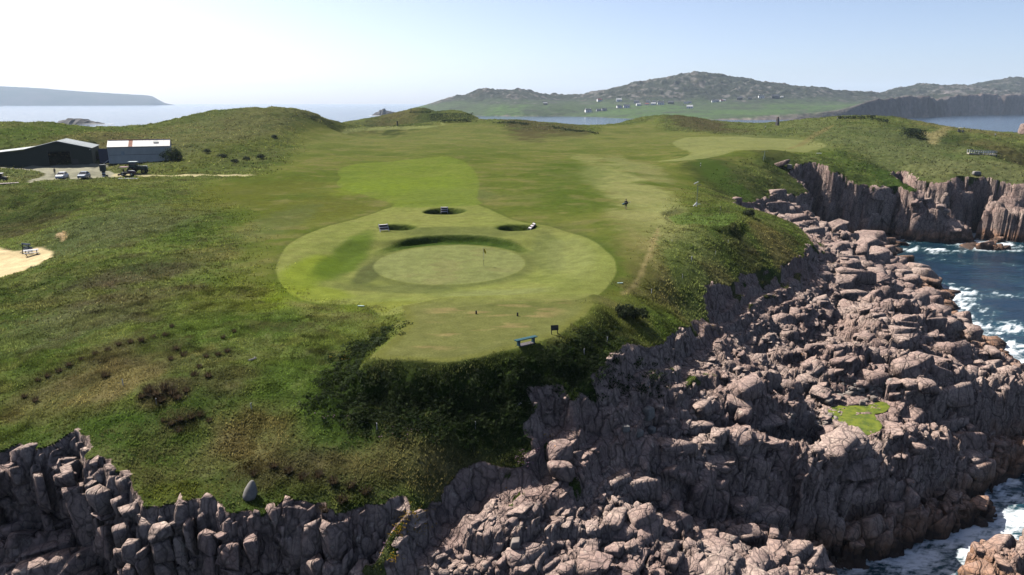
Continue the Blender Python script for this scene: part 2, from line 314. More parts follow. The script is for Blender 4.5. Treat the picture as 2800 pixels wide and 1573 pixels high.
    # ridges: back slopes rising towards the sea, broken faces on the seaward side
    for L_, A_, sd_, wv in ((8.5, 1.7, 141, 1.0), (3.6, .6, 143, .8)):
        pr = (x * .30 - y) / (L_ * sc) + wv * fbm(x / (L_ * 1.9), y / (L_ * 1.9), 3, sd_)
        s_ = pr - np.floor(pr)
        tooth = np.where(s_ < .84, (s_ / .84) ** 1.3, np.clip((1 - s_) / .16, 0, 1) ** 1.4)
        am = A_ * sc * (.55 + .6 * vnoise(x / (L_ * 1.5), y / (L_ * 1.5), sd_ + 1))
        rk += am * (tooth - .55)
    pool = sst(-2.2, -.2, polysd(x, y, POOL, 6.0))
    rk = np.where(rk > 0, rk * sst(-1.2, -9.0, sd), rk * (.25 + .75 * sst(-1, -10, sd)))
    zr = zr + rk * (1 - pool) * sst(-6, -1.0, zr + 0 * x) 
    zr = zr + (7.38 + .16 * fbm(x / .7, y / .7, 3, 78) - zr) * pool
    ww = .5 + .5 * far
    ml = sst(-ww, ww, sd)
    z = zr + (zl - zr) * ml
    # a thin ragged turf lip over the cliffs
    rock = 1 - sst(.2 + .8 * far, .75 + 1.0 * far, sd)
    veg = sst(.12, .3, fbm(x / 2.4, y / 2.4, 3, 131)) * sst(-7, -1, sd) * (1 - far) * sst(1.8, .7, zl - zr)
    rock = rock * (1 - .85 * veg)
    return dict(z=z, rock=rock, sd=sd, rough=rough, crack=crack, dt=dt, rr=rr, bk=bk, back=back, bank=bank, dist=dist, far=far, pool=pool, d2=d2, drop=zl - zr)

MOWN = None
def roughness(x, y):
    d = polysd(x, y, MOWN, 25.0) + 1.6 * fbm(x / 6, y / 6, 3, 91)
    return sst(3.5, -7.0, d)

def place(uvs, tf=None, t0=24.0, t1=700.0, n=900):
    """first point of the land met by the sight line through each pixel"""
    tf = tf or (lambda a, b: terrain(a, b)['z'])
    uvs = list(uvs); ts = np.geomspace(t0, t1, n)
    D = np.array([ray(u, v) for u, v in uvs])
    X = D[:, 0:1] * ts; Y = D[:, 1:2] * ts; Z = CAM_H + D[:, 2:3] * ts
    H = tf(X.ravel(), Y.ravel()).reshape(X.shape)
    g = Z - H
    out = []
    for i in range(len(uvs)):
        hit = np.where(g[i] <= 0)[0]
        k = hit[0] if len(hit) else n - 1
        if k == 0: k = 1
        a, b = g[i, k - 1], g[i, k]
        f = a / (a - b) if (a - b) != 0 and len(hit) else 1.0
        t = ts[k - 1] + (ts[k] - ts[k - 1]) * f
        out.append((D[i, 0] * t, D[i, 1] * t, CAM_H + D[i, 2] * t, t))
    return out
def place_poly(uvs):
    return np.array([p[:2] for p in place(uvs)])

MOWN = place_poly([(660,440),(740,400),(770,340),(760,312),(850,322),(1000,320),(1100,316),(1120,306),(1240,312),(1300,330),(1500,338),(1520,318),(1640,303),(1660,325),(1830,340),(2000,345),(2085,370),(2070,385),(1960,388),(1880,395),(1800,430),(1730,480),(1700,530),(1650,590),(1620,680),(1590,740),(1570,790),(1480,792),(1440,815),(1400,845),(1280,880),(1130,908),(935,897),(1000,840),(1010,810),(920,775),(830,772),(740,760),(660,700),(640,620),(620,540),(520,480),(520,455)])
# ------------------------------------------------------------------ materials
def new_mat(name):
    m = bpy.data.materials.new(name); m.use_nodes = True
    nt = m.node_tree; b = nt.nodes["Principled BSDF"]
    return m, nt, b
def N(nt, t, **kw):
    n = nt.nodes.new(t)
    for k, v in kw.items(): setattr(n, k, v)
    return n
def mixc(nt, f, a, b, mode='MIX'):
    n = N(nt, "ShaderNodeMix", data_type='RGBA', blend_type=mode)
    for s, v in ((n.inputs[0], f), (n.inputs[6], a), (n.inputs[7], b)):
        if hasattr(v, 'is_output'): nt.links.new(v, s)
        else: s.default_value = v if not isinstance(v, tuple) else (*v[:3], 1)
    return n.outputs[2]
def noise(nt, vec, scale, detail=3, rough=.55):
    n = N(nt, "ShaderNodeTexNoise"); n.inputs['Scale'].default_value = scale; n.inputs['Detail'].default_value = detail; n.inputs['Roughness'].default_value = rough
    nt.links.new(vec, n.inputs['Vector']); return n.outputs[0]
def ramp(nt, f, stops):
    r = N(nt, "ShaderNodeValToRGB"); nt.links.new(f, r.inputs[0])
    e = r.color_ramp.elements
    while len(e) < len(stops): e.new(.5)
    for i, (p, c) in enumerate(stops):
        e[i].position = p; e[i].color = (c, c, c, 1) if not isinstance(c, tuple) else (*c, 1)
    return r.outputs[0]
def math_(nt, op, a, b=None, clamp=False):
    n = N(nt, "ShaderNodeMath", operation=op, use_clamp=clamp)
    for i, v in enumerate((a, b)):
        if v is None: continue
        if hasattr(v, 'is_output'): nt.links.new(v, n.inputs[i])
        else: n.inputs[i].default_value = v
    return n.outputs[0]
def rock_nodes(nt, pos, z):
    n1 = noise(nt, pos, .55, 4, .6); n2 = noise(nt, pos, 3.2, 5, .65); n3 = noise(nt, pos, .16, 2)
    c = mixc(nt, ramp(nt, n1, [(.3, 0.), (.7, 1.)]), (0.215, 0.150, 0.132), (0.332, 0.235, 0.190))
    c = mixc(nt, ramp(nt, n3, [(.42, 0.), (.62, .7)]), c, (0.385, 0.301, 0.250))
    c = mixc(nt, ramp(nt, n2, [(.38, .75), (.58, 0.)]), c, (0.164, 0.118, 0.108))
    lich = noise(nt, pos, 1.7, 4, .7)
    c = mixc(nt, ramp(nt, lich, [(.60, 0.), (.68, .55)]), c, (0.457, 0.394, 0.317))
    org = noise(nt, pos, .9, 3, .75)
    c = mixc(nt, ramp(nt, org, [(.735, 0.), (.75, .9)]), c, (0.599, 0.242, 0.034))
    # browner and then black towards the tide line
    zz = math_(nt, 'ADD', z, math_(nt, 'MULTIPLY', math_(nt, 'SUBTRACT', n1, .5), 4.0))
    mr = N(nt, "ShaderNodeMapRange"); nt.links.new(zz, mr.inputs[0]); mr.inputs[1].default_value = 3.6; mr.inputs[2].default_value = 1.4; mr.inputs[3].default_value = 0; mr.inputs[4].default_value = .75
    c = mixc(nt, mr.outputs[0], c, (0.285, 0.145, 0.075))
    m2 = N(nt, "ShaderNodeMapRange"); nt.links.new(zz, m2.inputs[0]); m2.inputs[1].default_value = 1.7; m2.inputs[2].default_value = .7; m2.inputs[3].default_value = 0; m2.inputs[4].default_value = .9
    c = mixc(nt, m2.outputs[0], c, (0.045, 0.032, 0.026))
    # joints: dark crack lines, grooved by the bump, splitting the rock into blocks
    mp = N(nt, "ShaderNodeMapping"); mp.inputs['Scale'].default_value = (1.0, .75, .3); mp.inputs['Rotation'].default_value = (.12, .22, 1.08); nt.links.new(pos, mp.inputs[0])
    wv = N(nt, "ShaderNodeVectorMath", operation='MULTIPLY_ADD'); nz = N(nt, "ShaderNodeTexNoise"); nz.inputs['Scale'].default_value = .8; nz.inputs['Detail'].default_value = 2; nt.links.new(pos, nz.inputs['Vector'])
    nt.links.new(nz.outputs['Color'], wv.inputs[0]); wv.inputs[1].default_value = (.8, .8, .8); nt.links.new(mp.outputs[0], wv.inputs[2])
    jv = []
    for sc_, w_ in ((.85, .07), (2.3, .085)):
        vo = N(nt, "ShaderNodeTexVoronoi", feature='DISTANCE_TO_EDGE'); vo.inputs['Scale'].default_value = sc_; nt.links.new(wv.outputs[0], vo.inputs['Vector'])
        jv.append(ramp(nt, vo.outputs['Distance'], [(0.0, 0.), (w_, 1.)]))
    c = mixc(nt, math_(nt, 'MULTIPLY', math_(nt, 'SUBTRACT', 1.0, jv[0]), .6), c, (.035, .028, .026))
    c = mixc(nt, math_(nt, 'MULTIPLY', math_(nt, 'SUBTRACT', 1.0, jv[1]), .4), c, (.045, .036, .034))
    h = math_(nt, 'ADD', math_(nt, 'MULTIPLY', n2, .6), math_(nt, 'MULTIPLY', noise(nt, pos, 11, 3, .6), .25))
    h = math_(nt, 'ADD', h, math_(nt, 'ADD', math_(nt, 'MULTIPLY', jv[0], .7), math_(nt, 'MULTIPLY', jv[1], .35)))
    return c, h

def make_rock_mat(name):
    m, nt, b = new_mat(name)
    g = N(nt, "ShaderNodeNewGeometry"); s = N(nt, "ShaderNodeSeparateXYZ"); nt.links.new(g.outputs['Position'], s.inputs[0])
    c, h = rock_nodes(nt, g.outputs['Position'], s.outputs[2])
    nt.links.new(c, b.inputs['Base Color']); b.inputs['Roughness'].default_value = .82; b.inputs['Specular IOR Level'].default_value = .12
    bp = N(nt, "ShaderNodeBump"); bp.inputs['Strength'].default_value = .55; bp.inputs['Distance'].default_value = .25
    nt.links.new(h, bp.inputs['Height']); nt.links.new(bp.outputs[0], b.inputs['Normal'])
    return m
M_ROCK = make_rock_mat("granite")

def make_land_mat():
    m, nt, b = new_mat("land")
    g = N(nt, "ShaderNodeNewGeometry"); pos = g.outputs['Position']
    s = N(nt, "ShaderNodeSeparateXYZ"); nt.links.new(pos, s.inputs[0])
    at = N(nt, "ShaderNodeAttribute", attribute_name="col"); am = N(nt, "ShaderNodeAttribute", attribute_name="mask")
    sm = N(nt, "ShaderNodeSeparateColor"); nt.links.new(am.outputs['Color'], sm.inputs[0])   # r rock, g rough, b bare
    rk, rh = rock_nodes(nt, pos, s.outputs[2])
    # turf: fine and middle grain, strong in the rough, faint where mown
    f1 = noise(nt, pos, 5.5, 4, .7); f2 = noise(nt, pos, .75, 4, .65); f3 = noise(nt, pos, .11, 3, .6)
    k1 = N(nt, "ShaderNodeMapRange"); nt.links.new(f1, k1.inputs[0]); k1.inputs[1].default_value = .3; k1.inputs[2].default_value = .7; k1.inputs[3].default_value = .45; k1.inputs[4].default_value = 1.55
    k2 = N(nt, "ShaderNodeMapRange"); nt.links.new(f2, k2.inputs[0]); k2.inputs[1].default_value = .3; k2.inputs[2].default_value = .7; k2.inputs[3].default_value = .55; k2.inputs[4].default_value = 1.4
    amp = math_(nt, 'ADD', math_(nt, 'MULTIPLY', sm.outputs[1], .6), .4)
    kk = math_(nt, 'MULTIPLY', k1.outputs[0], k2.outputs[0])
    fac = math_(nt, 'ADD', math_(nt, 'MULTIPLY', math_(nt, 'SUBTRACT', kk, 1.0), amp), 1.0)
    vm = N(nt, "ShaderNodeVectorMath", operation='SCALE'); nt.links.new(at.outputs['Color'], vm.inputs[0]); nt.links.new(fac, vm.inputs['Scale'])
    turf = vm.outputs[0]
    dry = math_(nt, 'MULTIPLY', ramp(nt, f2, [(.54, 0.), (.7, .35)]), sm.outputs[1])
    turf = mixc(nt, dry, turf, (.078, .065, .036))
    lush = math_(nt, 'MULTIPLY', ramp(nt, f3, [(.36, .4), (.5, 0.)]), amp)
    turf = mixc(nt, lush, turf, (.026, .044, .011))
    rn = math_(nt, 'ADD', sm.outputs[0], math_(nt, 'MULTIPLY', math_(nt, 'SUBTRACT', noise(nt, pos, 2.3, 4, .7), .5), .9))
    rm = ramp(nt, rn, [(.44, 0.), (.56, 1.)])
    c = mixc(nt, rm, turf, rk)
    nt.links.new(c, b.inputs['Base Color']); b.inputs['Roughness'].default_value = .9; b.inputs['Specular IOR Level'].default_value = 0.0
    hh = math_(nt, 'ADD', math_(nt, 'MULTIPLY', math_(nt, 'ADD', math_(nt, 'MULTIPLY', f1, .10), math_(nt, 'MULTIPLY', f2, .28)), amp), math_(nt, 'MULTIPLY', math_(nt, 'MULTIPLY', rh, .25), rm))
    bp = N(nt, "ShaderNodeBump"); bp.inputs['Strength'].default_value = .8; bp.inputs['Distance'].default_value = 1.0
    nt.links.new(hh, bp.inputs['Height']); nt.links.new(bp.outputs[0], b.inputs['Normal'])
    return m
M_LAND = make_land_mat()

def mesh_np(name, V, F, smooth=True):
    """mesh from a vertex array and an array of quads or triangles"""
    me = bpy.data.meshes.new(name); V = np.asarray(V, np.float32); F = np.asarray(F, np.int32); k = F.shape[1]
    me.vertices.add(len(V)); me.vertices.foreach_set("co", V.ravel())
    me.loops.add(F.size); me.loops.foreach_set("vertex_index", F.ravel())
    me.polygons.add(len(F)); me.polygons.foreach_set("loop_start", np.arange(0, F.size, k, dtype=np.int32))
    me.polygons.foreach_set("use_smooth", np.full(len(F), smooth))
    me.update(calc_edges=True); me.validate(); return me
def color_attr(me, name, C):
    a = me.color_attributes.new(name, 'FLOAT_COLOR', 'POINT')
    C = np.asarray(C, np.float32)
    if C.shape[1] == 3: C = np.c_[C, np.ones(len(C), np.float32)]
    a.data.foreach_set("color", C.ravel())
def link(name, me, mat=None, parent=None, kind=None, label=None, cat=None, group=None):
    o = bpy.data.objects.new(name, me); COL.objects.link(o)
    if mat is not None and me is not None and len(me.materials) == 0: me.materials.append(mat)
    if parent: o.parent = parent
    if kind: o['kind'] = kind
    if label: o['label'] = label
    if cat: o['category'] = cat
    if group: o['group'] = group
    return o

# ------------------------------------------------------------------ the land sheet
NC, NR = 880, 840
tcol = np.linspace(-.95, .95, NC)
k_ = np.linspace(0, 1, NR)
rows = 27.0 * np.exp(np.log(640 / 27.0) * (k_ ** 1.06))
GX = (rows[:, None] * tcol[None, :]); GY = np.repeat(rows[:, None], NC, 1)
R = terrain(GX.ravel(), GY.ravel())
GZ = R['z'].reshape(NR, NC)

PZONE = {
 'apron': [(697,690),(698,662),(730,612),(800,578),(900,550),(990,520),(1100,513),(1200,515),(1290,553),(1400,575),(1480,600),(1535,640),(1550,675),(1540,705),(1480,745),(1400,758),(1200,768),(1000,790),(920,770),(830,766),(760,754),(715,725)],
 'near_fairway': [(847,462),(858,446),(850,430),(900,412),(1000,405),(1080,397),(1150,400),(1190,425),(1205,460),(1200,500),(1200,516),(1000,522),(990,512),(920,492),(865,476)],
 'right_fairway': [(1650,407),(1740,403),(1850,380),(1900,378),(2000,382),(2060,376),(2078,366),(2040,353),(1900,346),(1750,345),(1690,360),(1740,385)],
 'far_green': [(840,329),(880,333),(1000,326),(1100,320),(1106,308),(1112,308),(1114,316),(1000,318),(870,322)],
 'sand': [(-90,618),(0,626),(45,632),(108,622),(134,640),(90,668),(30,690),(-90,712)],
 'sand_scar': [(140,590),(160,585),(165,596),(158,608),(148,604)],
 'yard': [(0,420),(60,421),(120,417),(220,414),(258,412),(278,414),(250,424),(290,437),(320,438),(316,444),(254,447),(200,450),(112,453),(72,461),(78,451),(110,439),(66,427),(0,424)],
 'track': [(290,437),(360,440),(500,439),(600,439),(645,440),(600,443),(500,443),(360,444),(290,445)],
 'worn_path': [(1655,575),(1640,600),(1618,660),(1595,705),(1560,740),(1572,742),(1612,705),(1630,660),(1655,600)],
 'dune_path': [(1985,372),(2060,330),(2085,318),(2095,318),(2070,335),(1995,374)],
 'tan_slope': [(2320,330),(2380,318),(2440,322),(2380,332),(2330,343)],
 'far_right_green': [(2500,343),(2600,338),(2700,340),(2700,362),(2576,362),(2520,352)],
}
for k in PZONE: PZONE[k] = smooth_poly(place_poly(PZONE[k]), 3)

def blob_list(items):
    pts = place([(i[0], i[1]) for i in items]); out = []
    for it, p in zip(items, pts):
        zc = p[3]; h = max(CAM_H - p[2], 2.0)
        out.append((p[0], p[1], it[2] * zc / FD, it[3] * zc * zc / (FD * h), it[4], it[5]))
    return out
DRY = (.165, .135, .072); BRN = (.075, .062, .042); PUR = (.085, .066, .058); DRK = (.034, .048, .02); LIM = (.155, .205, .030); OLV = (.105, .115, .03); SAGE = (.115, .135, .075); TANB = (.3, .225, .16); GRN = (.055, .098, .022)
BLOBS = blob_list([
 (270,960,150,50,DRY,.9),(150,1010,160,40,DRY,.6),(560,960,120,30,BRN,.6),(480,900,120,25,BRN,.5),(330,1010,110,22,TANB,.35),(560,1110,90,22,TANB,.5),(700,1150,160,40,BRN,.55),(380,1200,150,40,OLV,.6),(700,1080,130,35,DRY,.55),(1080,1150,160,40,DRY,.6),(240,600,170,35,DRK,.5),(430,560,140,30,BRN,.4),(130,760,150,25,BRN,.5),(520,640,80,20,DRY,.5),(370,740,120,20,BRN,.5),(600,1120,170,60,DRY,.8),(430,1120,120,40,GRN,.7),(350,1060,160,60,GRN,.75),(320,880,140,30,BRN,.75),(420,985,60,25,BRN,.8),(450,1065,60,22,BRN,.7),(160,960,120,40,BRN,.45),
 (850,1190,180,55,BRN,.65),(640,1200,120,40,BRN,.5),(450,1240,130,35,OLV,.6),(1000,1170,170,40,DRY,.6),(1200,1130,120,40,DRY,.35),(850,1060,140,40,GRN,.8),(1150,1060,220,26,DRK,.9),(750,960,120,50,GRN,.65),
 (340,690,140,25,PUR,.8),(250,790,160,40,PUR,.5),(420,660,110,25,DRK,.5),(60,545,100,28,DRK,.9),(60,575,120,20,BRN,.5),(300,560,180,60,SAGE,.6),(150,700,140,40,DRK,.5),(120,830,200,45,SAGE,.45),(550,560,80,40,GRN,.55),(640,480,130,40,OLV,.7),(780,520,150,30,OLV,.7),(700,560,60,50,SAGE,.4),(620,730,110,60,OLV,.4),(480,840,120,40,GRN,.5),(640,820,100,40,GRN,.6),
 (770,690,60,65,LIM,.95),(800,735,90,22,LIM,.8),(980,770,110,18,LIM,.55),(1030,465,120,22,LIM,.9),(900,475,45,15,LIM,.6),(862,655,42,62,(.085,.14,.022),.9),(925,690,32,38,(.075,.085,.045),.85),(1010,728,120,16,(.085,.1,.05),.7),(900,722,70,18,(.08,.1,.045),.6),(1250,735,150,14,(.2,.22,.12),.6),(1200,585,160,10,(.09,.105,.05),.6),(1380,640,40,50,(.1,.12,.055),.5),(1130,600,170,14,DRK,.55),(1330,640,30,50,DRK,.3),
 (1100,500,110,18,OLV,.55),(1050,545,80,14,DRY,.4),(1360,585,60,12,DRY,.5),(930,580,50,12,DRY,.35),(1500,730,70,14,OLV,.6),(1600,650,50,55,DRY,.55),(1580,720,30,15,DRY,.55),(1585,480,80,120,(.29,.29,.15),.7),(1600,420,50,30,(.27,.27,.15),.5),(1610,570,65,70,(.22,.215,.105),.5),(1130,492,110,18,SAGE,.5),(1640,640,30,60,(.24,.2,.11),.5),(1430,430,100,30,GRN,.45),(1430,640,80,60,SAGE,.35),(1400,490,120,30,GRN,.35),(1230,760,200,12,OLV,.4),
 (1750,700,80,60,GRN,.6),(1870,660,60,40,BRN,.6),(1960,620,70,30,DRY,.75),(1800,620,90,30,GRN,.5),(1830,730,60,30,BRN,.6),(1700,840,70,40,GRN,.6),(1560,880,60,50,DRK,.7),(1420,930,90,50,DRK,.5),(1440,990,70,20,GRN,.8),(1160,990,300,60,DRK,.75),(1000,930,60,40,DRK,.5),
 (1850,470,90,50,DRK,.75),(1800,430,40,30,GRN,.6),(1960,400,60,20,DRK,.65),(2150,420,120,30,GRN,.45),(2240,440,40,25,DRK,.8),(2440,430,120,20,DRY,.5),(2300,400,120,30,SAGE,.4),(2420,360,60,18,DRK,.75),(2520,385,80,16,DRK,.6),(2280,350,60,12,DRK,.7),(2560,410,60,16,DRY,.5),(2200,350,140,30,SAGE,.45),(1950,350,90,14,SAGE,.5),(2350,312,60,10,DRY,.5),
 (1330,318,60,10,BRN,.8),(1420,322,50,8,BRN,.6),(1740,305,50,10,BRN,.75),(1800,320,40,8,BRN,.6),(1060,300,60,10,DRK,.8),(1000,297,50,10,DRY,.4),(960,305,40,8,BRN,.5),(810,297,40,14,DRK,.7),(830,305,30,10,DRK,.5),
 (560,330,160,40,SAGE,.5),(220,345,90,25,DRY,.45),(100,330,80,20,GRN,.5),(250,360,60,15,BRN,.4),(700,350,60,40,OLV,.5),(650,300,90,20,DRY,.3),(600,390,60,15,DRK,.4),(2250,455,40,20,GRN,.6),
])
BLOBS2 = blob_list([(770,690,62,62,(.20,.25,.035),.75),(800,738,90,18,(.20,.24,.04),.6),(868,655,46,62,(.085,.135,.024),.8),(925,690,30,36,(.085,.095,.05),.75),(1010,728,130,14,(.11,.125,.06),.55),(900,722,70,16,(.10,.115,.05),.5),(980,772,110,14,(.21,.22,.05),.5),(1250,738,150,14,(.19,.205,.11),.5),(1380,640,40,50,(.12,.14,.065),.5),(1440,650,60,50,(.22,.235,.12),.4),(1180,585,170,12,(.11,.125,.06),.5)])
def colors(x, y, z, R):
    n = len(x)
    mown = 1 - R['rough']; dist = R['dist']
    nl = fbm(x / 14, y / 9, 4, 101); nm = fbm(x / 4, y / 3, 4, 102); nf = fbm(x / 1.3, y / 1.0, 3, 103)
    c = np.empty((n, 3)); c[:] = (.105, .138, .042)
    def mix(col, f):
        f = np.clip(f, 0, 1)[:, None]; c[:] = c * (1 - f) + np.array(col) * f
    mix((.06, .09, .026), sst(-.1, .4, nl) * .85)
    mix((.12, .128, .055), sst(.05, .5, nm) * .5)
    mix((.062, .058, .034), sst(.15, .5, -nm - .2 * nl) * .75)
    mix((.15, .155, .07), sst(.15, .5, nf + .4 * nm) * .4)
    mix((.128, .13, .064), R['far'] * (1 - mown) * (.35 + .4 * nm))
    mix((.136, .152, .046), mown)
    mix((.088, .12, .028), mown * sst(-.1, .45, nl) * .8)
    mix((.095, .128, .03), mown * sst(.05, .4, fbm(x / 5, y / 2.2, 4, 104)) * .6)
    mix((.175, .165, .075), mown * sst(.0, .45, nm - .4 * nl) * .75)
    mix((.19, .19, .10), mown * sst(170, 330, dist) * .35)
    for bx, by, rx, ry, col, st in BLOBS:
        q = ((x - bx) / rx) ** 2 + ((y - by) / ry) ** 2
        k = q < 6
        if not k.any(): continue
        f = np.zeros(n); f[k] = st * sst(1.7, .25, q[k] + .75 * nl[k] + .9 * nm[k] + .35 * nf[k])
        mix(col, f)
    Z = {k: polysd(x, y, P, 6.0) for k, P in PZONE.items()}
    ap = sst(-.12, .12, Z['apron'])
    mix((.07, .095, .026), sst(-1.3, -.1, Z['apron']) * (1 - ap) * .45)
    mix((.245, .265, .10), ap * .7)
    for bx, by, rx, ry, col, st in BLOBS2:
        q = ((x - bx) / rx) ** 2 + ((y - by) / ry) ** 2
        mix(col, st * sst(1.5, .4, np.minimum(q + .35 * nl + .3 * nm, 9)) * ap)
    mix((.16, .21, .045), sst(-.12, .12, Z['near_fairway']) * .7)
    mix((.24, .25, .125), sst(-.3, .6, Z['right_fairway']) * .75)
    mix((.23, .245, .12), sst(-.3, .6, Z['far_green']) * .9)
    mix((.17, .2, .07), sst(-.3, .6, Z['far_right_green']) * .9)
    # mowing arcs round the green
    arcs = sst(0, 1, ap) * sst(14, 5, np.abs(R['rr'] - 5)) * .035 * np.sin(R['rr'] * 2.6 + .9 * nl)
    c *= (1 + arcs)[:, None]
    rrg = R['rr']
    g = sst(.15, -.15, rrg)
    mix((.10, .112, .055), sst(2.6, .6, rrg) * sst(-.1, .3, rrg) * (.6 - .3 * R['back']))
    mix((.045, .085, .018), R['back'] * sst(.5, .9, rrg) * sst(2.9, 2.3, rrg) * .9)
    mix((.215, .232, .112), g)
    ring = g * (np.exp(-((rrg + 1.0) / .25) ** 2) + np.exp(-((rrg + 2.1) / .25) ** 2) + np.exp(-((rrg + 3.1) / .25) ** 2)) * .10
    c *= (1 + ring * (x < g0[0]) * 1.0 - ring * .6)[:, None]
    mix((.23, .215, .12), g * sst(.15, .5, nm) * .5)
    tee = sst(-.15, .2, R['dt']) * sst(66, 58, y)
    mix((.168, .172, .078), tee * .85)
    mix((.29, .225, .13), tee * sst(.08, .4, fbm(x / 3.2, y / 1.0, 4, 111)) * sst(1.2, 3.5, R['dt']) * .75)
    mix((.15, .155, .05), tee * sst(1.2, .3, R['dt']) * .7)
    mix((.10, .15, .045), sst(-.1, .2, R['d2']) * .85)
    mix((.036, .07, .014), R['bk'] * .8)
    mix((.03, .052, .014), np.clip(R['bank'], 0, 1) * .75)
    sand = sst(-.5, .3, Z['sand'] + .6 * nm); mix((.56, .43, .33), sand * (.9 + .1 * nf)); mix((.5, .36, .27), sst(-.3, .3, Z['sand_scar'] + .5 * nf))
    yard = sst(-.4, .4, Z['yard'] + .5 * nm); mix((.25, .235, .225), yard); mix((.27, .25, .23), yard * sst(0, .5, nm) * .6)
    tr = sst(-.6, .4, Z['track'] + .7 * nf); mix((.40, .34, .25), tr * .85)
    mix((.34, .27, .165), sst(-.3, .3, Z['worn_path'] + .5 * nf) * .65)
    mix((.2, .17, .09), sst(-.6, .5, Z['dune_path'] + .5 * nf) * .7)
    mix((.30, .25, .15), sst(-1.5, 1.5, Z['tan_slope'] + nm) * .7)
    dirt = sst(.42, .62, fbm(x / 2.2, y / 1.2, 4, 121)) * R['rough'] * sst(60, 45, dist) * sst(.1, -.3, nl + .1)
    mix(TANB, dirt * .6)
    pool = R['pool']
    mix((.2, .25, .03), pool * 0)
    bare = np.maximum.reduce([sand, yard, tr])
    rough = np.clip(R['rough'] * (1 - bare) * (1 - tee), 0, 1)
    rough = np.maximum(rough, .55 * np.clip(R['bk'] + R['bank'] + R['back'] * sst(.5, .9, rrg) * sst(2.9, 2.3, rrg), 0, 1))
    c *= .53 * (1 + .4 * bare)[:, None] * (np.array([1.08, 1.1, .85]) * R['rough'][:, None] + np.array([.99, 1.0, .76]) * (1 - R['rough'])[:, None])
    mask = np.c_[R['rock'], rough, bare]
    zone = np.zeros(n, int)
    for k, cond in ((6, Z['near_fairway'] > 0), (7, Z['right_fairway'] > 0), (8, Z['far_green'] > 0), (3, Z['apron'] > 0), (2, rrg < 0), (4, (R['dt'] > 0) & (y < 64)), (5, R['d2'] > 0), (9, sand > .5), (10, yard > .5), (11, (tr > .5) & (yard < .5)), (1, R['rock'] > .5)):
        zone[cond] = k
    return c, mask, zone
C, MK, ZN = colors(GX.ravel(), GY.ravel(), GZ.ravel(), R)
gx = gx
idx = np.arange(NR * NC).reshape(NR, NC)
Q = np.stack([idx[:-1, :-1], idx[:-1, 1:], idx[1:, 1:], idx[1:, :-1]], -1).reshape(-1, 4)
V = np.c_[GX.ravel(), GY.ravel(), GZ.ravel()]
zq = V[Q][:, :, 2].max(1)
keep = zq > -1.6
Q = Q[keep]
zf = ZN[Q[:, 0]]
# faces of steep turf over cliffs count as rock
e1 = V[Q[:, 2]] - V[Q[:, 0]]; e2 = V[Q[:, 3]] - V[Q[:, 1]]
fn = np.cross(e1, e2); ln = np.linalg.norm(fn, axis=1); fn /= ln[:, None] + 1e-12; FA = ln / 2
ZNAME = {0: 'ground', 1: 'rocky_shore', 2: 'putting_green', 3: 'green_apron', 4: 'tee_ground', 5: 'upper_tee_ground', 6: 'near_fairway', 7: 'far_fairway', 8: 'far_putting_green', 9: 'sand_hollow', 10: 'gravel_yard', 11: 'dirt_track'}
ZONE = {}
for zi, nm_ in ZNAME.items():
    q = Q[zf == zi]
    if len(q) == 0: continue
    u_, inv = np.unique(q, return_inverse=True)
    me = mesh_np(nm_, V[u_], inv.reshape(q.shape))
    color_attr(me, "col", C[u_]); color_attr(me, "mask", MK[u_])
    ZONE[zi] = link(nm_, me, M_LAND, kind='structure')
shore = ZONE[1]

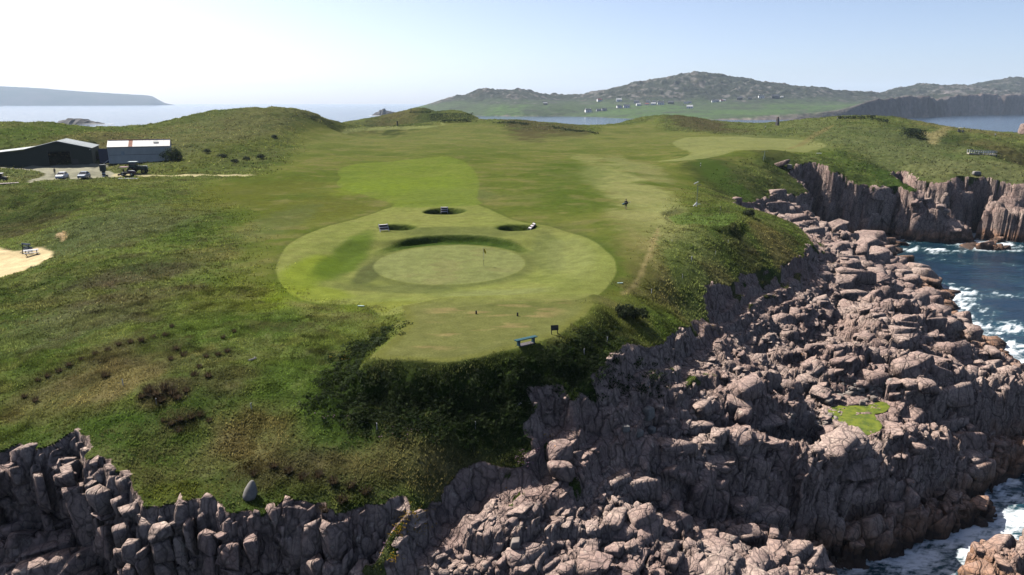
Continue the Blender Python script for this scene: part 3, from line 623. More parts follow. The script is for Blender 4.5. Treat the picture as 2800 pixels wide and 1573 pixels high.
# ------------------------------------------------------------------ sea
def make_sea():
    nr, nc = 620, 520
    t = np.linspace(-1.05, 1.05, nc); r = 24.0 * np.exp(np.log(16000 / 24.0) * np.linspace(0, 1, nr) ** 1.25)
    X = (r[:, None] * t[None, :]).ravel(); Y = np.repeat(r[:, None], nc, 1).ravel()
    near = Y < 420
    H = np.full(X.shape, -20.0); xn, yn = X[near], Y[near]
    base = T_rock(xn, yn)
    for P, T, w, jm in MASS:
        m_ = polysd(xn, yn, P, 8.0); base = np.maximum(base, np.where(m_ > -7.9, -4.5 + 4.5 * sst(-7, 0, m_), -9))
    H[near] = base
    z = np.zeros_like(X)
    a = sst(900, 120, np.hypot(X, Y))
    z += a * (.22 * fbm(X / 9, Y / 5, 3, 201) + .12 * fbm(X / 3, Y / 2, 2, 203))
    foam = np.zeros_like(X)
    f1 = np.abs(fbm(xn / 6 + .5 * yn / 9, yn / 3.2, 4, 211)); f2 = np.abs(fbm(xn / 2.2, yn / 1.5, 4, 213)); f3 = fbm(xn / 15, yn / 10, 3, 215)
    web = sst(.17, .02, f1) * .7 + sst(.14, .02, f2) * .6
    shorew = sst(-4.6, -.2, base)
    band = np.zeros_like(xn)
    for u, v, ru, rv, s in [(2350,632,70,10,.7),(2430,660,60,16,.4),(2400,735,70,22,.75),(2440,775,70,25,.9),(2510,820,80,30,1.1),(2560,870,60,25,1.2),(2540,700,70,14,.3),(2500,740,90,16,.4),(2540,1230,60,40,.9),(2490,1300,60,40,.8),(2400,1360,110,35,.7),(2330,1395,60,35,.75),(2260,1410,50,30,.5),(2560,1310,50,40,.7),(2470,612,60,8,.9)]:
        p = atz(u, v, 0); k = p[1] * 1.0; rx = ru * (p[1] / .9) / FD; ry = rv * (p[1] ** 2) / (FD * 38)
        band = np.maximum(band, s * sst(1.6, .1, ((xn - p[0]) / rx) ** 2 + ((yn - p[1]) / ry) ** 2 + .5 * f3))
    fo = np.clip(band * (.2 + .95 * web) + shorew * (.55 + .7 * web) * (.6 + .8 * f3), 0, .92)
    caps = sst(.36, .5, fbm(xn / 5, yn / 2.2, 4, 221)) * .55 * sst(0, 60, xn)
    foam[near] = np.clip(fo + caps * .6, 0, 1)
    z[near] += .25 * foam[near] * (f2 + .3)
    idx = np.arange(nr * nc).reshape(nr, nc)
    q = np.stack([idx[:-1, :-1], idx[:-1, 1:], idx[1:, 1:], idx[1:, :-1]], -1).reshape(-1, 4)
    bury = np.zeros_like(X, bool); bury[near] = terrain_low(xn, yn) > 3.0
    q = q[~bury[q].all(1)]
    u_, inv = np.unique(q, return_inverse=True)
    me = mesh_np("sea", np.c_[X, Y, z][u_], inv.reshape(q.shape))
    color_attr(me, "foam", np.c_[foam, foam, foam][u_])
    m, nt, b = new_mat("sea_water")
    g = N(nt, "ShaderNodeNewGeometry"); pos = g.outputs['Position']
    at = N(nt, "ShaderNodeAttribute", attribute_name="foam")
    mp = N(nt, "ShaderNodeMapping"); mp.inputs['Scale'].default_value = (.55, 1.3, 1); nt.links.new(pos, mp.inputs[0])
    fn1 = noise(nt, mp.outputs[0], 1.9, 6, .72)
    fm = math_(nt, 'MULTIPLY', at.outputs['Fac'], 1.1)
    fm = math_(nt, 'ADD', fm, math_(nt, 'MULTIPLY', math_(nt, 'SUBTRACT', fn1, .57), 1.9))
    fm = ramp(nt, fm, [(.3, 0.), (.9, 1.)])
    shallow = ramp(nt, at.outputs['Fac'], [(0., 0.), (.7, 1.)])
    wc = mixc(nt, shallow, (.004, .017, .034), (.012, .055, .062))
    nt.links.new(mixc(nt, fm, wc, (.6, .63, .65)), b.inputs['Base Color'])
    rr_ = math_(nt, 'ADD', math_(nt, 'MULTIPLY', fm, .6), .14); nt.links.new(rr_, b.inputs['Roughness'])
    b.inputs['IOR'].default_value = 1.33
    bp = N(nt, "ShaderNodeBump"); bp.inputs['Strength'].default_value = .5; bp.inputs['Distance'].default_value = .6
    hh = math_(nt, 'ADD', noise(nt, mp.outputs[0], .5, 5, .6), math_(nt, 'MULTIPLY', noise(nt, mp.outputs[0], .07, 3, .5), 2.5))
    nt.links.new(hh, bp.inputs['Height']); nt.links.new(bp.outputs[0], b.inputs['Normal'])
    return link("sea", me, m, kind='structure')
def terrain_low(x, y):
    sd = polysd(x, y, EDGE, 4.0)
    return np.where(sd > 3, 10.0, T_rock(x, y))
sea = make_sea()

# ------------------------------------------------------------------ island with hills, headland, skerries
ISL = []
for p in [(1000,284,2300),(1060,277,2300),(1140,258,2300),(1140,243,2450),(1230,230,2500),(1330,228,2500),(1430,240,2500),(1470,241,2500),(1540,226,2450),(1580,215,2450),(1680,196,2500),(1750,186,2550),(1765,189,2520),(1800,183,2550),(1830,190,2550),(1860,200,2500),(2000,214,2500),(2100,226,2500),(2165,233,2450),(2230,229,2700),(2280,220,2800),(2330,216,2850),(2390,224,2850),(2450,209,2900),(2510,204,2950),(2576,203,3000),(2700,200,3000),
  (1250,270,2050),(1400,272,2000),(1300,285,1950),(1550,275,2000),(1620,264,2080),(1740,268,2050),(1650,280,1850),(1850,250,2200),(1920,247,2150),(2000,256,2100),(1800,285,1800),(1950,283,1800),(2060,270,1950),(2120,258,2150),(2200,252,2300),(2300,252,2350),(2450,238,2450),(2380,245,2450),(2550,240,2450),(2700,240,2450),(1500,262,2200),(1400,250,2400),(1180,262,2200),
  (2160,270,1740),(2200,262,1790),(2250,252,1820),(2300,250,1900),(2360,248,1950),(2400,240,2140),(2430,236,2170),(2500,240,2220),(2576,240,2230),(2650,240,2240),(2300,240,2200),
  (1200,292,1985),(1400,290,1950),(1500,295,1830),(1570,298,1720),(1660,298,1650),(1810,294,1620),(1900,290,1620),(2000,288,1650),(2060,287,1680),(2150,284,1760)]:
    ISL.append(atd(*p))
for x, y in [(-600,3600),(500,4200),(2000,4600),(3400,4200)]: ISL.append((x, y, -20))
for (x_, y_, z_) in list(ISL[:26]): ISL.append((x_ * 1.14, y_ * 1.14, z_ * .55 - 6))
T_isl = TPS(ISL, lam=1e-5, sc=400.0)
ICO = [atd(*p)[:2] for p in [(985,287,2250),(1080,284,2130),(1200,293.5,1950),(1300,293.2,1900),(1400,292.8,1920),(1480,297,1800),(1560,301,1640),(1660,304,1560),(1810,306,1520),(1900,304.5,1530),(1990,303.5,1560),(2080,302.5,1580),(2160,300,1640),(2230,298,1720),(2290,296,1800),(2340,295,1850),(2400,290.5,2080),(2470,289,2150),(2540,288,2180),(2650,288,2200),(2800,288,2250)]] + [(2900, 4000), (1800, 4300), (400, 4000), (-400, 3300), (-420, 2700)]
ICLIFF = TPS([(*atd(u, 290, 1900)[:2], h) for u, h in [(985,1.5),(1200,2.5),(1500,3),(1700,4),(1850,12),(2000,16),(2120,14),(2160,26),(2210,48),(2300,40),(2400,60),(2576,64),(2800,60)]], lam=1e-3, sc=400)
def island(x, y):
    z = T_isl(x, y)
    j = 26 * fbm(x / 120, y / 120, 4, 301) + 8 * fbm(x / 30, y / 30, 3, 302)
    sd = polysd(x, y, ICO, 300.0) + j * sst(900, 1150, x)+ .35 * j
    crag = fbm(x / 95, y / 95, 5, 303, .6); crag2 = np.abs(fbm(x / 38, y / 38, 4, 304, .6))
    hi = sst(25, 75, z)
    z = z + hi * (13 * crag + 12 * (crag2 - .2)) + (1 - hi) * 1.4 * crag
    w = 14 + 30 * sst(900, 500, x)
    m = sst(-10, w, sd)
    zc = np.maximum(z, 1.5)
    right = sst(1050, 1250, x)
    col = np.abs(fbm(x / 26, y / 60, 3, 306))
    m = np.clip(m - right * .14 * col * sst(60, 0, sd), 0, 1)
    out = -6 + (zc + 6) * m
    return out, sd, crag, hi, m
def make_island():
    nr, nc = 330, 620
    y = 1450 * np.exp(np.log(3200 / 1450.) * np.linspace(0, 1, nr)); t = np.linspace(-.22, .86, nc)
    X = (y[:, None] * t[None, :]).ravel(); Y = np.repeat(y[:, None], nc, 1).ravel()
    z, sd, crag, hi, m = island(X, Y)
    c = np.empty((len(X), 3)); c[:] = (.07, .105, .038)
    def mix(col, f):
        f = np.clip(f, 0, 1)[:, None]; c[:] = c * (1 - f) + np.array(col) * f
    nm = fbm(X / 60, Y / 60, 4, 311); nf = fbm(X / 14, Y / 20, 4, 312, .65); nb = fbm(X / 200, Y / 160, 3, 313)
    mix((.085, .155, .03), sst(-.1, .3, nb + .3 * nm) * sst(40, 22, z) * .8)
    mix((.04, .046, .033), sst(26, 55, z + 20 * nm) * .9)
    mix((.10, .085, .055), sst(.1, .5, nm) * sst(30, 60, z) * .5)
    rock = sst(.10, .28, nf + .35 * nm + .35 * crag - .12) * sst(26, 60, z + 25 * nm)
    mix((.27, .245, .235), rock * .62)
    mix((.035, .04, .028), sst(.12, .4, -nf - .3 * crag) * sst(24, 50, z) * .75)
    mix((.2, .175, .165), sst(.25, .45, nf + .3 * nm) * sst(1100, 1350, X) * .9)
    mix((.2, .165, .155), sst(40, 6, sd + 12 * nf) * sst(500, 900, X))
    mix((.34, .25, .22), sst(44, 8, sd) * sst(900, 1100, X) * sst(.02, .22, fbm(X / 22, Y / 45, 3, 319)) * .8)  # pale streaks paint sunlit parts onto the right-hand sea cliffs
    mix((.06, .052, .05), sst(44, 8, sd) * sst(900, 1100, X) * sst(.05, .25, -fbm(X / 18, Y / 45, 3, 321)) * .8)  # dark streaks paint the shade of crevices into the cliff colour
    mix((.3, .24, .22), sst(36, 10, sd + 14 * nf) * sst(900, 500, X))
    mix((.05, .055, .03), sst(.3, .5, -nm) * sst(40, 20, z) * .6)
    wall = sst(.035, .0, np.abs(fbm(X / 90, Y / 90, 2, 317))) * sst(45, 25, z) * .5
    mix((.12, .11, .09), wall)
    idx = np.arange(nr * nc).reshape(nr, nc)
    q = np.stack([idx[:-1, :-1], idx[:-1, 1:], idx[1:, 1:], idx[1:, :-1]], -1).reshape(-1, 4)
    q = q[z[q].max(1) > -2]; u_, inv = np.unique(q, return_inverse=True)
    me = mesh_np("island_hills", np.c_[X, Y, z][u_], inv.reshape(q.shape))
    color_attr(me, "col", c[u_] * .5)
    m, nt, b = new_mat("island_land")
    at = N(nt, "ShaderNodeAttribute", attribute_name="col"); g = N(nt, "ShaderNodeNewGeometry")
    f = noise(nt, g.outputs['Position'], .06, 5, .7)
    k = N(nt, "ShaderNodeMapRange"); nt.links.new(f, k.inputs[0]); k.inputs[1].default_value = .3; k.inputs[2].default_value = .7; k.inputs[3].default_value = .5; k.inputs[4].default_value = 1.5
    vm = N(nt, "ShaderNodeVectorMath", operation='SCALE'); nt.links.new(at.outputs['Color'], vm.inputs[0]); nt.links.new(k.outputs[0], vm.inputs['Scale'])
    nt.links.new(vm.outputs[0], b.inputs['Base Color']); b.inputs['Roughness'].default_value = .95; b.inputs['Specular IOR Level'].default_value = .1
    bp = N(nt, "ShaderNodeBump"); bp.inputs['Strength'].default_value = .9; bp.inputs['Distance'].default_value = 6.0
    nt.links.new(noise(nt, g.outputs['Position'], .045, 5, .7), bp.inputs['Height']); nt.links.new(bp.outputs[0], b.inputs['Normal'])
    return link("island_hills", me, m, kind='structure')
isl = make_island()

def ridge(name, prof, d0, depth, mat, base_px, amp, seed, n=160, kind='structure'):
    us = np.linspace(prof[0][0], prof[-1][0], n); vs_ = np.interp(us, [p[0] for p in prof], [p[1] for p in prof])
    top = np.array([atd(u, v, d0) for u, v in zip(us, vs_)])
    prf = [(-1.0, -.06), (-.9, .25), (-.75, .55), (-.5, .75), (-.2, .93), (0, 1.0), (.4, .8), (.8, .4), (1, -.06)]
    V = []
    for i in range(n):
        h = max(top[i, 2], .5)
        for k, (f, g) in enumerate(prf):
            dm = min(1, h / max(top[:, 2]) + .15); sx = top[i, 0] * (1 + f * depth / d0 * dm)
            V.append((sx + amp * vnoise(np.array([i * .35]), np.array([k * 1.3]), seed)[0], top[i, 1] * (1 + f * depth / d0 * dm), h * g + (amp * .22 * vnoise(np.array([i * .5]), np.array([k * 2.1 + 9]), seed)[0] if 0 < k < 8 else 0)))
    kk = len(prf)
    F = [(i * kk + k, (i + 1) * kk + k, (i + 1) * kk + k + 1, i * kk + k + 1) for i in range(n - 1) for k in range(kk - 1)]
    return link(name, mesh_np(name, V, F), mat, kind=kind)
m_head, nt, b = new_mat("heath"); g = N(nt, "ShaderNodeNewGeometry")
nt.links.new(mixc(nt, ramp(nt, noise(nt, g.outputs['Position'], .004, 5, .6), [(.35, 0.), (.65, 1.)]), (.025, .033, .018), (.055, .05, .04)), b.inputs['Base Color']); b.inputs['Roughness'].default_value = 1; b.inputs['Specular IOR Level'].default_value = 0
ridge("distant_headland", [(-260,212),(0,217),(60,220),(100,222),(200,230),(300,236),(370,240),(385,243),(395,249),(405,255),(415,259),(425,261.5),(432,263),(440,264.3)], 10000, 1200, m_head, 265, 12, 5)

# ------------------------------------------------------------------ haze
def make_haze():
    me = bpy.data.meshes.new("haze"); bm = bmesh.new()
    x0, x1, y0, y1, z0, z1 = -17500, 17500, -3000, 16600, -22, 430
    vs_ = [bm.verts.new(p) for p in [(x0,y0,z0),(x1,y0,z0),(x1,y1,z0),(x0,y1,z0),(x0,y0,z1),(x1,y0,z1),(x1,y1,z1),(x0,y1,z1)]]
    for f in [(0,3,2,1),(4,5,6,7),(0,1,5,4),(1,2,6,5),(2,3,7,6),(3,0,4,7)]: bm.faces.new([vs_[i] for i in f])
    bm.to_mesh(me); bm.free()
    m = bpy.data.materials.new("haze_air"); m.use_nodes = True; nt = m.node_tree
    nt.nodes.remove(nt.nodes["Principled BSDF"])
    pv = nt.nodes.new("ShaderNodeVolumePrincipled"); pv.inputs['Color'].default_value = (.66, .80, .98, 1); pv.inputs['Density'].default_value = HAZE; pv.inputs['Anisotropy'].default_value = .05
    nt.links.new(pv.outputs[0], nt.nodes["Material Output"].inputs['Volume'])
    return link("haze", me, m, kind='stuff')
HAZE = 0.55e-4
haze = make_haze()
# ------------------------------------------------------------------ granite blocks over the bare rock
GR = [-1, -.72, .72, 1]
def cube_shell(n=3):
    V = {}; Fs = []; co = []
    def vid(p):
        k = tuple(round(c * 1000) for c in p)
        if k not in V: V[k] = len(co); co.append(p)
        return V[k]
    for ax in range(3):
        for sg in (-1, 1):
            for i in range(n):
                for j in range(n):
                    q = []
                    for (a, b) in ((i, j), (i + 1, j), (i + 1, j + 1), (i, j + 1)):
                        p = [0, 0, 0]; p[ax] = sg; p[(ax + 1) % 3] = GR[a]; p[(ax + 2) % 3] = GR[b]
                        q.append(vid(tuple(p)))
                    Fs.append(q if sg > 0 else q[::-1])
    return np.array(co, float), np.array(Fs)
def block_shape(seed, p=4.5, cuts=4, wob=.05, n=3):
    r = np.random.default_rng(seed)
    co, F = cube_shell(n)
    # a box with worn edges
    ed = (np.abs(co) > .99).sum(1)
    rd = {4: .26, 5: .2, 6: .15, 7: .11, 8: .08}.get(int(p), .5)
    v = co * np.where(ed == 3, 1 - rd, np.where(ed == 2, 1 - rd * .55, 1.0))[:, None]
    if p < 4: v = v / np.linalg.norm(v, axis=1)[:, None] * .93 + v * .07
    for _ in range(cuts):
        nn = r.normal(size=3); nn /= np.linalg.norm(nn); h = r.uniform(.55 if p >= 4 else .82, .98)
        over = np.maximum(v @ nn - h, 0); v -= over[:, None] * nn
    v[:, 2] += .12 * r.uniform(-1, 1) * v[:, 0] + .15 * r.uniform(-1, 1) * v[:, 1]
    tp = .14 * r.uniform(-1, 1.6); v[:, :2] *= (1 - tp * v[:, 2:3])
    ph = r.uniform(0, 9, 3)
    v += wob * np.sin(v[:, [1, 2, 0]] * 3.1 + ph) * (.6 + .4 * np.cos(v[:, [2, 0, 1]] * 4.3 + ph[::-1]))
    return v, F
SHAPES = [block_shape(s, p=pp) for s, pp in [(1, 6), (2, 5), (3, 7), (4, 4), (5, 6), (6, 8), (7, 5), (8, 4), (9, 7), (10, 8)]]
PEBB = [block_shape(s, p=2.4, cuts=1, wob=.05) for s in (31, 32, 33, 34)]

mk = R['rock'].ravel(); dist_all = R['dist'].ravel()
cen = V[Q].mean(1); fr = MK[:, 0][Q].mean(1); fd = np.hypot(cen[:, 0], cen[:, 1])
fpool = R['pool'][Q[:, 0]]
vis_u = cen[:, 0] / np.maximum(cen[:, 1], 1)
cand = (fr > .6) & (cen[:, 2] > -.8) & (np.abs(vis_u) < .93) & (fd < 235) & (fpool < .7) & ~((R['sd'][Q[:, 0]] > -1.5) & (R['drop'][Q[:, 0]] < 1.6))
# leave out what faces away behind the far cliffs or lies far from any view
ci = np.where(cand)[0]
def pick(n, wt):
    p = wt / wt.sum(); return ci[rng.choice(len(ci), n, p=p)]
area = FA[ci]; dd = fd[ci]
steep = np.abs(fn[ci, 2])
SAMP = []
for n, smin, smax, wexp in ((420, 1.1, 1.9, .8), (1500, .75, 1.7, 1.0), (4200, .36, .8, 1.2), (3000, .18, .38, 1.6)):
    wt = area * np.clip(60 / dd, .1, 2.0) ** wexp
    f = pick(n, wt)
    for k in f:
        s_ = smin * (smax / smin) ** (rng.random() ** 1.5)
        if s_ > .5 and R['sd'][Q[k, 0]] > -5 and R['drop'][Q[k, 0]] < 2.5: s_ = rng.uniform(.25, .5)
        SAMP.append((k, s_))
kk_ = np.array([k for k, s in SAMP]); hn = fn[kk_].copy(); hn[hn[:, 2] < 0] *= -1; hn[:, 2] = 0; hn /= np.linalg.norm(hn, axis=1)[:, None] + 1e-9
ZTOP = [terrain(cen[kk_, 0] - hn[:, 0] * d_, cen[kk_, 1] - hn[:, 1] * d_) for d_ in (.45, .95)]
ZTOP = np.minimum(np.minimum(ZTOP[0]['z'], ZTOP[1]['z']), cen[kk_, 2] + .8)
def basis_for(k, s, ztop):
    nrm = fn[k].copy()
    if nrm[2] < 0: nrm = -nrm
    far = fd[k] > 140
    sc = s * (1.0 + 1.1 * min(1, max(0, (fd[k] - 90) / 90)))
    a = math.radians(62 if s < 1.1 or rng.random() < .4 else 17) + rng.normal(0, .2)
    if nrm[2] < .4:        # on faces: upright slabs
        h = np.array([nrm[0], nrm[1], 0]); h /= np.linalg.norm(h) + 1e-9
        lean = np.array([.24, .10, 1.0]) if cen[k, 0] > -3 else np.array([.04, .05, 1.0])
        up = lean + rng.normal(0, .08, 3); up /= np.linalg.norm(up)
        out = h - up * (h @ up); out /= np.linalg.norm(out); tan = np.cross(up, out)
        dims = np.array([sc * rng.uniform(.4, .75), sc * rng.uniform(.45, .75), sc * rng.uniform(.9, 2.4)])
        Bm = np.c_[tan, out, up]; off = -out * dims[1] * rng.uniform(-.05, .5)
        off[2] += min(0.0, ztop + rng.uniform(-.35, .12) - (cen[k, 2] + off[2] + dims[2] * .95))
    else:
        ax = np.array([math.cos(a), math.sin(a), 0]); up = np.array([0, 0, 1.]) * 1.0 + nrm * .25 + np.array([-.12, .1, 0]) + rng.normal(0, .13, 3); up /= np.linalg.norm(up)
        ax = ax - up * (ax @ up); ax /= np.linalg.norm(ax); ay = np.cross(up, ax)
        dims = np.array([sc * rng.uniform(.8, 1.5), sc * rng.uniform(.5, .85), sc * rng.uniform(.45, .95)])
        Bm = np.c_[ax, ay, up]; off = -up * dims[2] * rng.uniform(.1, .7)
    return Bm, dims, cen[k] + off
INST = []
for (k, s), zt in zip(SAMP, ZTOP):
    Bm, dims, pos = basis_for(k, s, zt)
    INST.append((int(rng.integers(len(SHAPES))), Bm, dims, pos, dims.max() * dims[1] / fd[k] ** 2 * (1.2 if fn[k, 2] > .3 else .7)))
# upright columns along the near cliff, each broken across by joints
Ep = np.array(edge_uv); ex_ = [np.array(atz(*p)) for p in edge_uv[:20]]
for i in range(len(ex_) - 1):
    a_, b__ = ex_[i], ex_[i + 1]; L_ = np.linalg.norm((b__ - a_)[:2]); nrm2 = np.array([(b__ - a_)[1], -(b__ - a_)[0], 0]) / max(L_, 1e-6)
    if nrm2[1] > 0 and abs(nrm2[1]) > abs(nrm2[0]): nrm2 = -nrm2
    for k in range(max(1, int(L_ / .42))):
        f = rng.random(); q = a_ + (b__ - a_) * f; outd = rng.uniform(-.35, 1.1); top = q[2] - .42 - .9 * max(0, outd) * rng.random() - rng.random() ** 2.2 * 1.9
        w = .2 + .55 * rng.random() ** 1.5; dpt = rng.uniform(.3, .65); z_ = top; ang = rng.normal(0, .3); yaw = math.atan2(nrm2[1], nrm2[0]) + math.pi / 2 + ang
        lx_, ly_ = rng.normal(.02, .07), rng.normal(0, .05); Bm = np.array([[math.cos(yaw), -math.sin(yaw), lx_], [math.sin(yaw), math.cos(yaw), ly_], [-lx_, -ly_, 1.]])
        for j in range(3):
            hh = .3 + 1.3 * rng.random() ** 1.4; pos = q + nrm2 * (outd + rng.normal(0, .06)); pos[2] = z_ - hh
            dm = np.array([w * rng.uniform(.9, 1.05), dpt, hh]); INST.append((int(rng.choice([2, 5, 8, 9])), Bm, dm, pos.copy(), dm[0] * dm[2] / (pos[1] ** 2) * 1.3)); z_ -= 2 * hh - .03
INST.sort(key=lambda t: -t[4])
def shares(pos):
    d = np.array([pos[0], pos[1] * cp - (pos[2] - CAM_H) * sp]); return abs(pos[0]) < .78 * d[1] and (CAM_H - pos[2]) / max(pos[1], 1) < .74
ind, rest = [], []
for it in INST:
    if len(ind) < 285 and shares(it[3]): ind.append(it)
    else: rest.append(it)
shape_me = []
for i, (v, f) in enumerate(SHAPES):
    me = mesh_np("rock_block", v, f); me.materials.append(M_ROCK); shape_me.append(me)
for si, Bm, dims, pos, _ in ind:
    o = bpy.data.objects.new("rock_block", shape_me[si]); COL.objects.link(o); o.parent = shore
    M4 = Matrix.Identity(4)
    for r_ in range(3):
        for c_ in range(3): M4[r_][c_] = float(Bm[r_, c_] * dims[c_])
        M4[r_][3] = float(pos[r_])
    o.matrix_world = M4
def join_inst(L, shapes):
    VV, FF, o = [], [], 0
    for si, Bm, dims, pos, *_ in L:
        v, f = shapes[si]; VV.append((v * dims) @ Bm.T + pos); FF.append(f + o); o += len(v)
    return np.concatenate(VV), np.concatenate(FF)
vv, ff = join_inst(rest, SHAPES)
link("broken_rock", mesh_np("broken_rock", vv, ff), M_ROCK, parent=shore, kind='stuff')

# rounded pebbles lying round the pool
M_PEB, nt, b = new_mat("pebble_stone"); g = N(nt, "ShaderNodeNewGeometry"); oi = N(nt, "ShaderNodeObjectInfo")
nt.links.new(mixc(nt, ramp(nt, noise(nt, g.outputs['Position'], .9, 3), [(.35, 0.), (.65, 1.)]), (.13, .102, .085), (.235, .205, .18)), b.inputs['Base Color']); b.inputs['Roughness'].default_value = .75; b.inputs['Specular IOR Level'].default_value = .2
L = []
spots = []
for (u, v, du, dv, n) in ((2200,965,70,22,130),(2020,1062,60,18,110),(2150,990,80,18,90),(2090,1060,40,20,40)):
    spots += [(u + rng.normal(0, du * .5), v + rng.normal(0, dv * .5)) for _ in range(n)]
for p in place(spots):
    s = .09 * (3.4 ** rng.random()); a = rng.uniform(0, 6.28)
    Bm = np.array([[math.cos(a), -math.sin(a), 0], [math.sin(a), math.cos(a), 0], [0, 0, 1.]])
    L.append((int(rng.integers(4)), Bm, np.array([s * 1.25, s, s * .8]), np.array(p[:3]) + [0, 0, s * .3]))
vv, ff = join_inst(L, PEBB)
link("pebbles", mesh_np("pebbles", vv, ff), M_PEB, parent=shore, kind='stuff')

# green weed on the rock pool
def make_pool():
    P = smooth_poly(POOL, 2); c = P.mean(0); V_ = [(c[0], c[1], 0)]; F_ = []
    n = len(P); rings = 6
    for k in range(1, rings + 1):
        for i in range(n):
            q = c + (P[i] - c) * (1.3 * k / rings) ; V_.append((q[0], q[1], 0))
    Va = np.array(V_); Va[:, 2] = 7.44 + .05 * fbm(Va[:, 0] / .8, Va[:, 1] / .8, 3, 401)
    T_ = [(0, 1 + i, 1 + (i + 1) % n, 1 + (i + 1) % n) for i in range(n)]
    for k in range(rings - 1):
        T_ += [(1 + k * n + i, 1 + (k + 1) * n + i, 1 + (k + 1) * n + (i + 1) % n, 1 + k * n + (i + 1) % n) for i in range(n)]
    me = bpy.data.meshes.new("rock_pool"); me.from_pydata([tuple(v) for v in Va], [], [tuple(dict.fromkeys(t)) for t in T_]); me.update()
    m, nt, b = new_mat("pool_weed"); g = N(nt, "ShaderNodeNewGeometry"); po = g.outputs['Position']
    c1 = mixc(nt, ramp(nt, noise(nt, po, 1.1, 4, .65), [(.4, 0.), (.62, 1.)]), (.12, .14, .018), (.06, .085, .014))
    c1 = mixc(nt, ramp(nt, noise(nt, po, 2.6, 3, .6), [(.64, 0.), (.68, 1.)]), c1, (.015, .018, .02))
    nt.links.new(c1, b.inputs['Base Color']); b.inputs['Roughness'].default_value = .5; b.inputs['Specular IOR Level'].default_value = .15
    return link("rock_pool", me, m, kind='structure')
make_pool()

# ------------------------------------------------------------------ rough grass, bushes, flowers as leaf-sized faces
M_LEAF, nt, b = new_mat("leaf_blades")
at = N(nt, "ShaderNodeAttribute", attribute_name="col"); nt.links.new(at.outputs['Color'], b.inputs['Base Color']); b.inputs['Roughness'].default_value = .8; b.inputs['Specular IOR Level'].default_value = .1
tr_ = N(nt, "ShaderNodeBsdfTranslucent"); nt.links.new(at.outputs['Color'], tr_.inputs[0]); mx = N(nt, "ShaderNodeMixShader"); mx.inputs[0].default_value = .5
nt.links.new(b.outputs[0], mx.inputs[1]); nt.links.new(tr_.outputs[0], mx.inputs[2]); nt.links.new(mx.outputs[0], nt.nodes["Material Output"].inputs[0])
def tufts(n, wt, hmin, hmax, wid, blades, colmul, name, lean=.35, recol=None):
    pz = wt / wt.sum(); fi = rng.choice(len(Q), n, p=pz)
    q = Q[fi]; a = rng.random((n, 1)); b_ = rng.random((n, 1))
    P0 = (V[q[:, 0]] * (1 - a) + V[q[:, 1]] * a) * (1 - b_) + (V[q[:, 3]] * (1 - a) + V[q[:, 2]] * a) * b_
    c = C[q[:, 0]] * rng.uniform(*colmul, (n, 1)) * np.array([1.0, .99, .92])
    lump = fbm(P0[:, 0] / 1.1, P0[:, 1] / .9, 3, 601); lum2 = fbm(P0[:, 0] / 3.5, P0[:, 1] / 3, 3, 602)
    c = c * (1 + .9 * lump[:, None]).clip(.35, 1.8); k_s = (sst(.12, .4, lum2) * .5)[:, None]; c = c * (1 - k_s) + np.array([.105, .105, .045]) * k_s
    VV = np.empty((n, blades, 3, 3)); CC = np.empty((n, blades, 3, 3))
    for k in range(blades):
        an = rng.uniform(0, 2 * math.pi, n); h = rng.uniform(hmin, hmax, n); w = rng.uniform(.6, 1.3, n) * wid
        rad = rng.uniform(0, 1, n) * hmax * .5; ox = np.cos(an) * rad; oy = np.sin(an) * rad
        dx = np.cos(an + 1.57) * w; dy = np.sin(an + 1.57) * w
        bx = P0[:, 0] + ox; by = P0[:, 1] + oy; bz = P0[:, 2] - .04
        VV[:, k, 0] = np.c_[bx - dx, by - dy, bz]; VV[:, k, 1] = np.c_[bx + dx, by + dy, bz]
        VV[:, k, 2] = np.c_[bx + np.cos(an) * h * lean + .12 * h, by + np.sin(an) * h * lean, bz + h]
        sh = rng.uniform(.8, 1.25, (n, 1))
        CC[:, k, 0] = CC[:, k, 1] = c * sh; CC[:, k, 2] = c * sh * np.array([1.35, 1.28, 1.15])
    Vf = VV.reshape(-1, 3); F_ = np.arange(len(Vf)).reshape(-1, 3)
    me = mesh_np(name, Vf, F_, smooth=False); color_attr(me, "col", CC.reshape(-1, 3))
    return link(name, me, M_LEAF, kind='stuff')
frough = np.where(np.clip(R['bk'] + R['back'] * sst(6, 3, R['rr']), 0, 1)[Q[:, 0]] > .05, 0, 1) * MK[:, 1][Q[:, 0]]; frock = MK[:, 0][Q[:, 0]]; fbare = MK[:, 2][Q[:, 0]]
inview = (np.abs(vis_u) < .95)
base_w = FA * (fn[:, 2] > .55) * frough * (frock < .45) * (fbare < .3) * inview * (fd < 560)
clump = .25 + sst(-.1, .4, fbm(cen[:, 0] / 2.3, cen[:, 1] / 1.8, 3, 501))
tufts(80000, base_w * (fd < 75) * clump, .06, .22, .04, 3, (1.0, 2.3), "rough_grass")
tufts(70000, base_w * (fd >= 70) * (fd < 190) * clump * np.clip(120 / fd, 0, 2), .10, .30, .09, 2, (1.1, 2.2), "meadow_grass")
tufts(45000, base_w * (fd >= 180) * np.clip(250 / fd, 0, 2) * clump, .2, .6, .22, 2, (1.1, 2.1), "dune_grass")

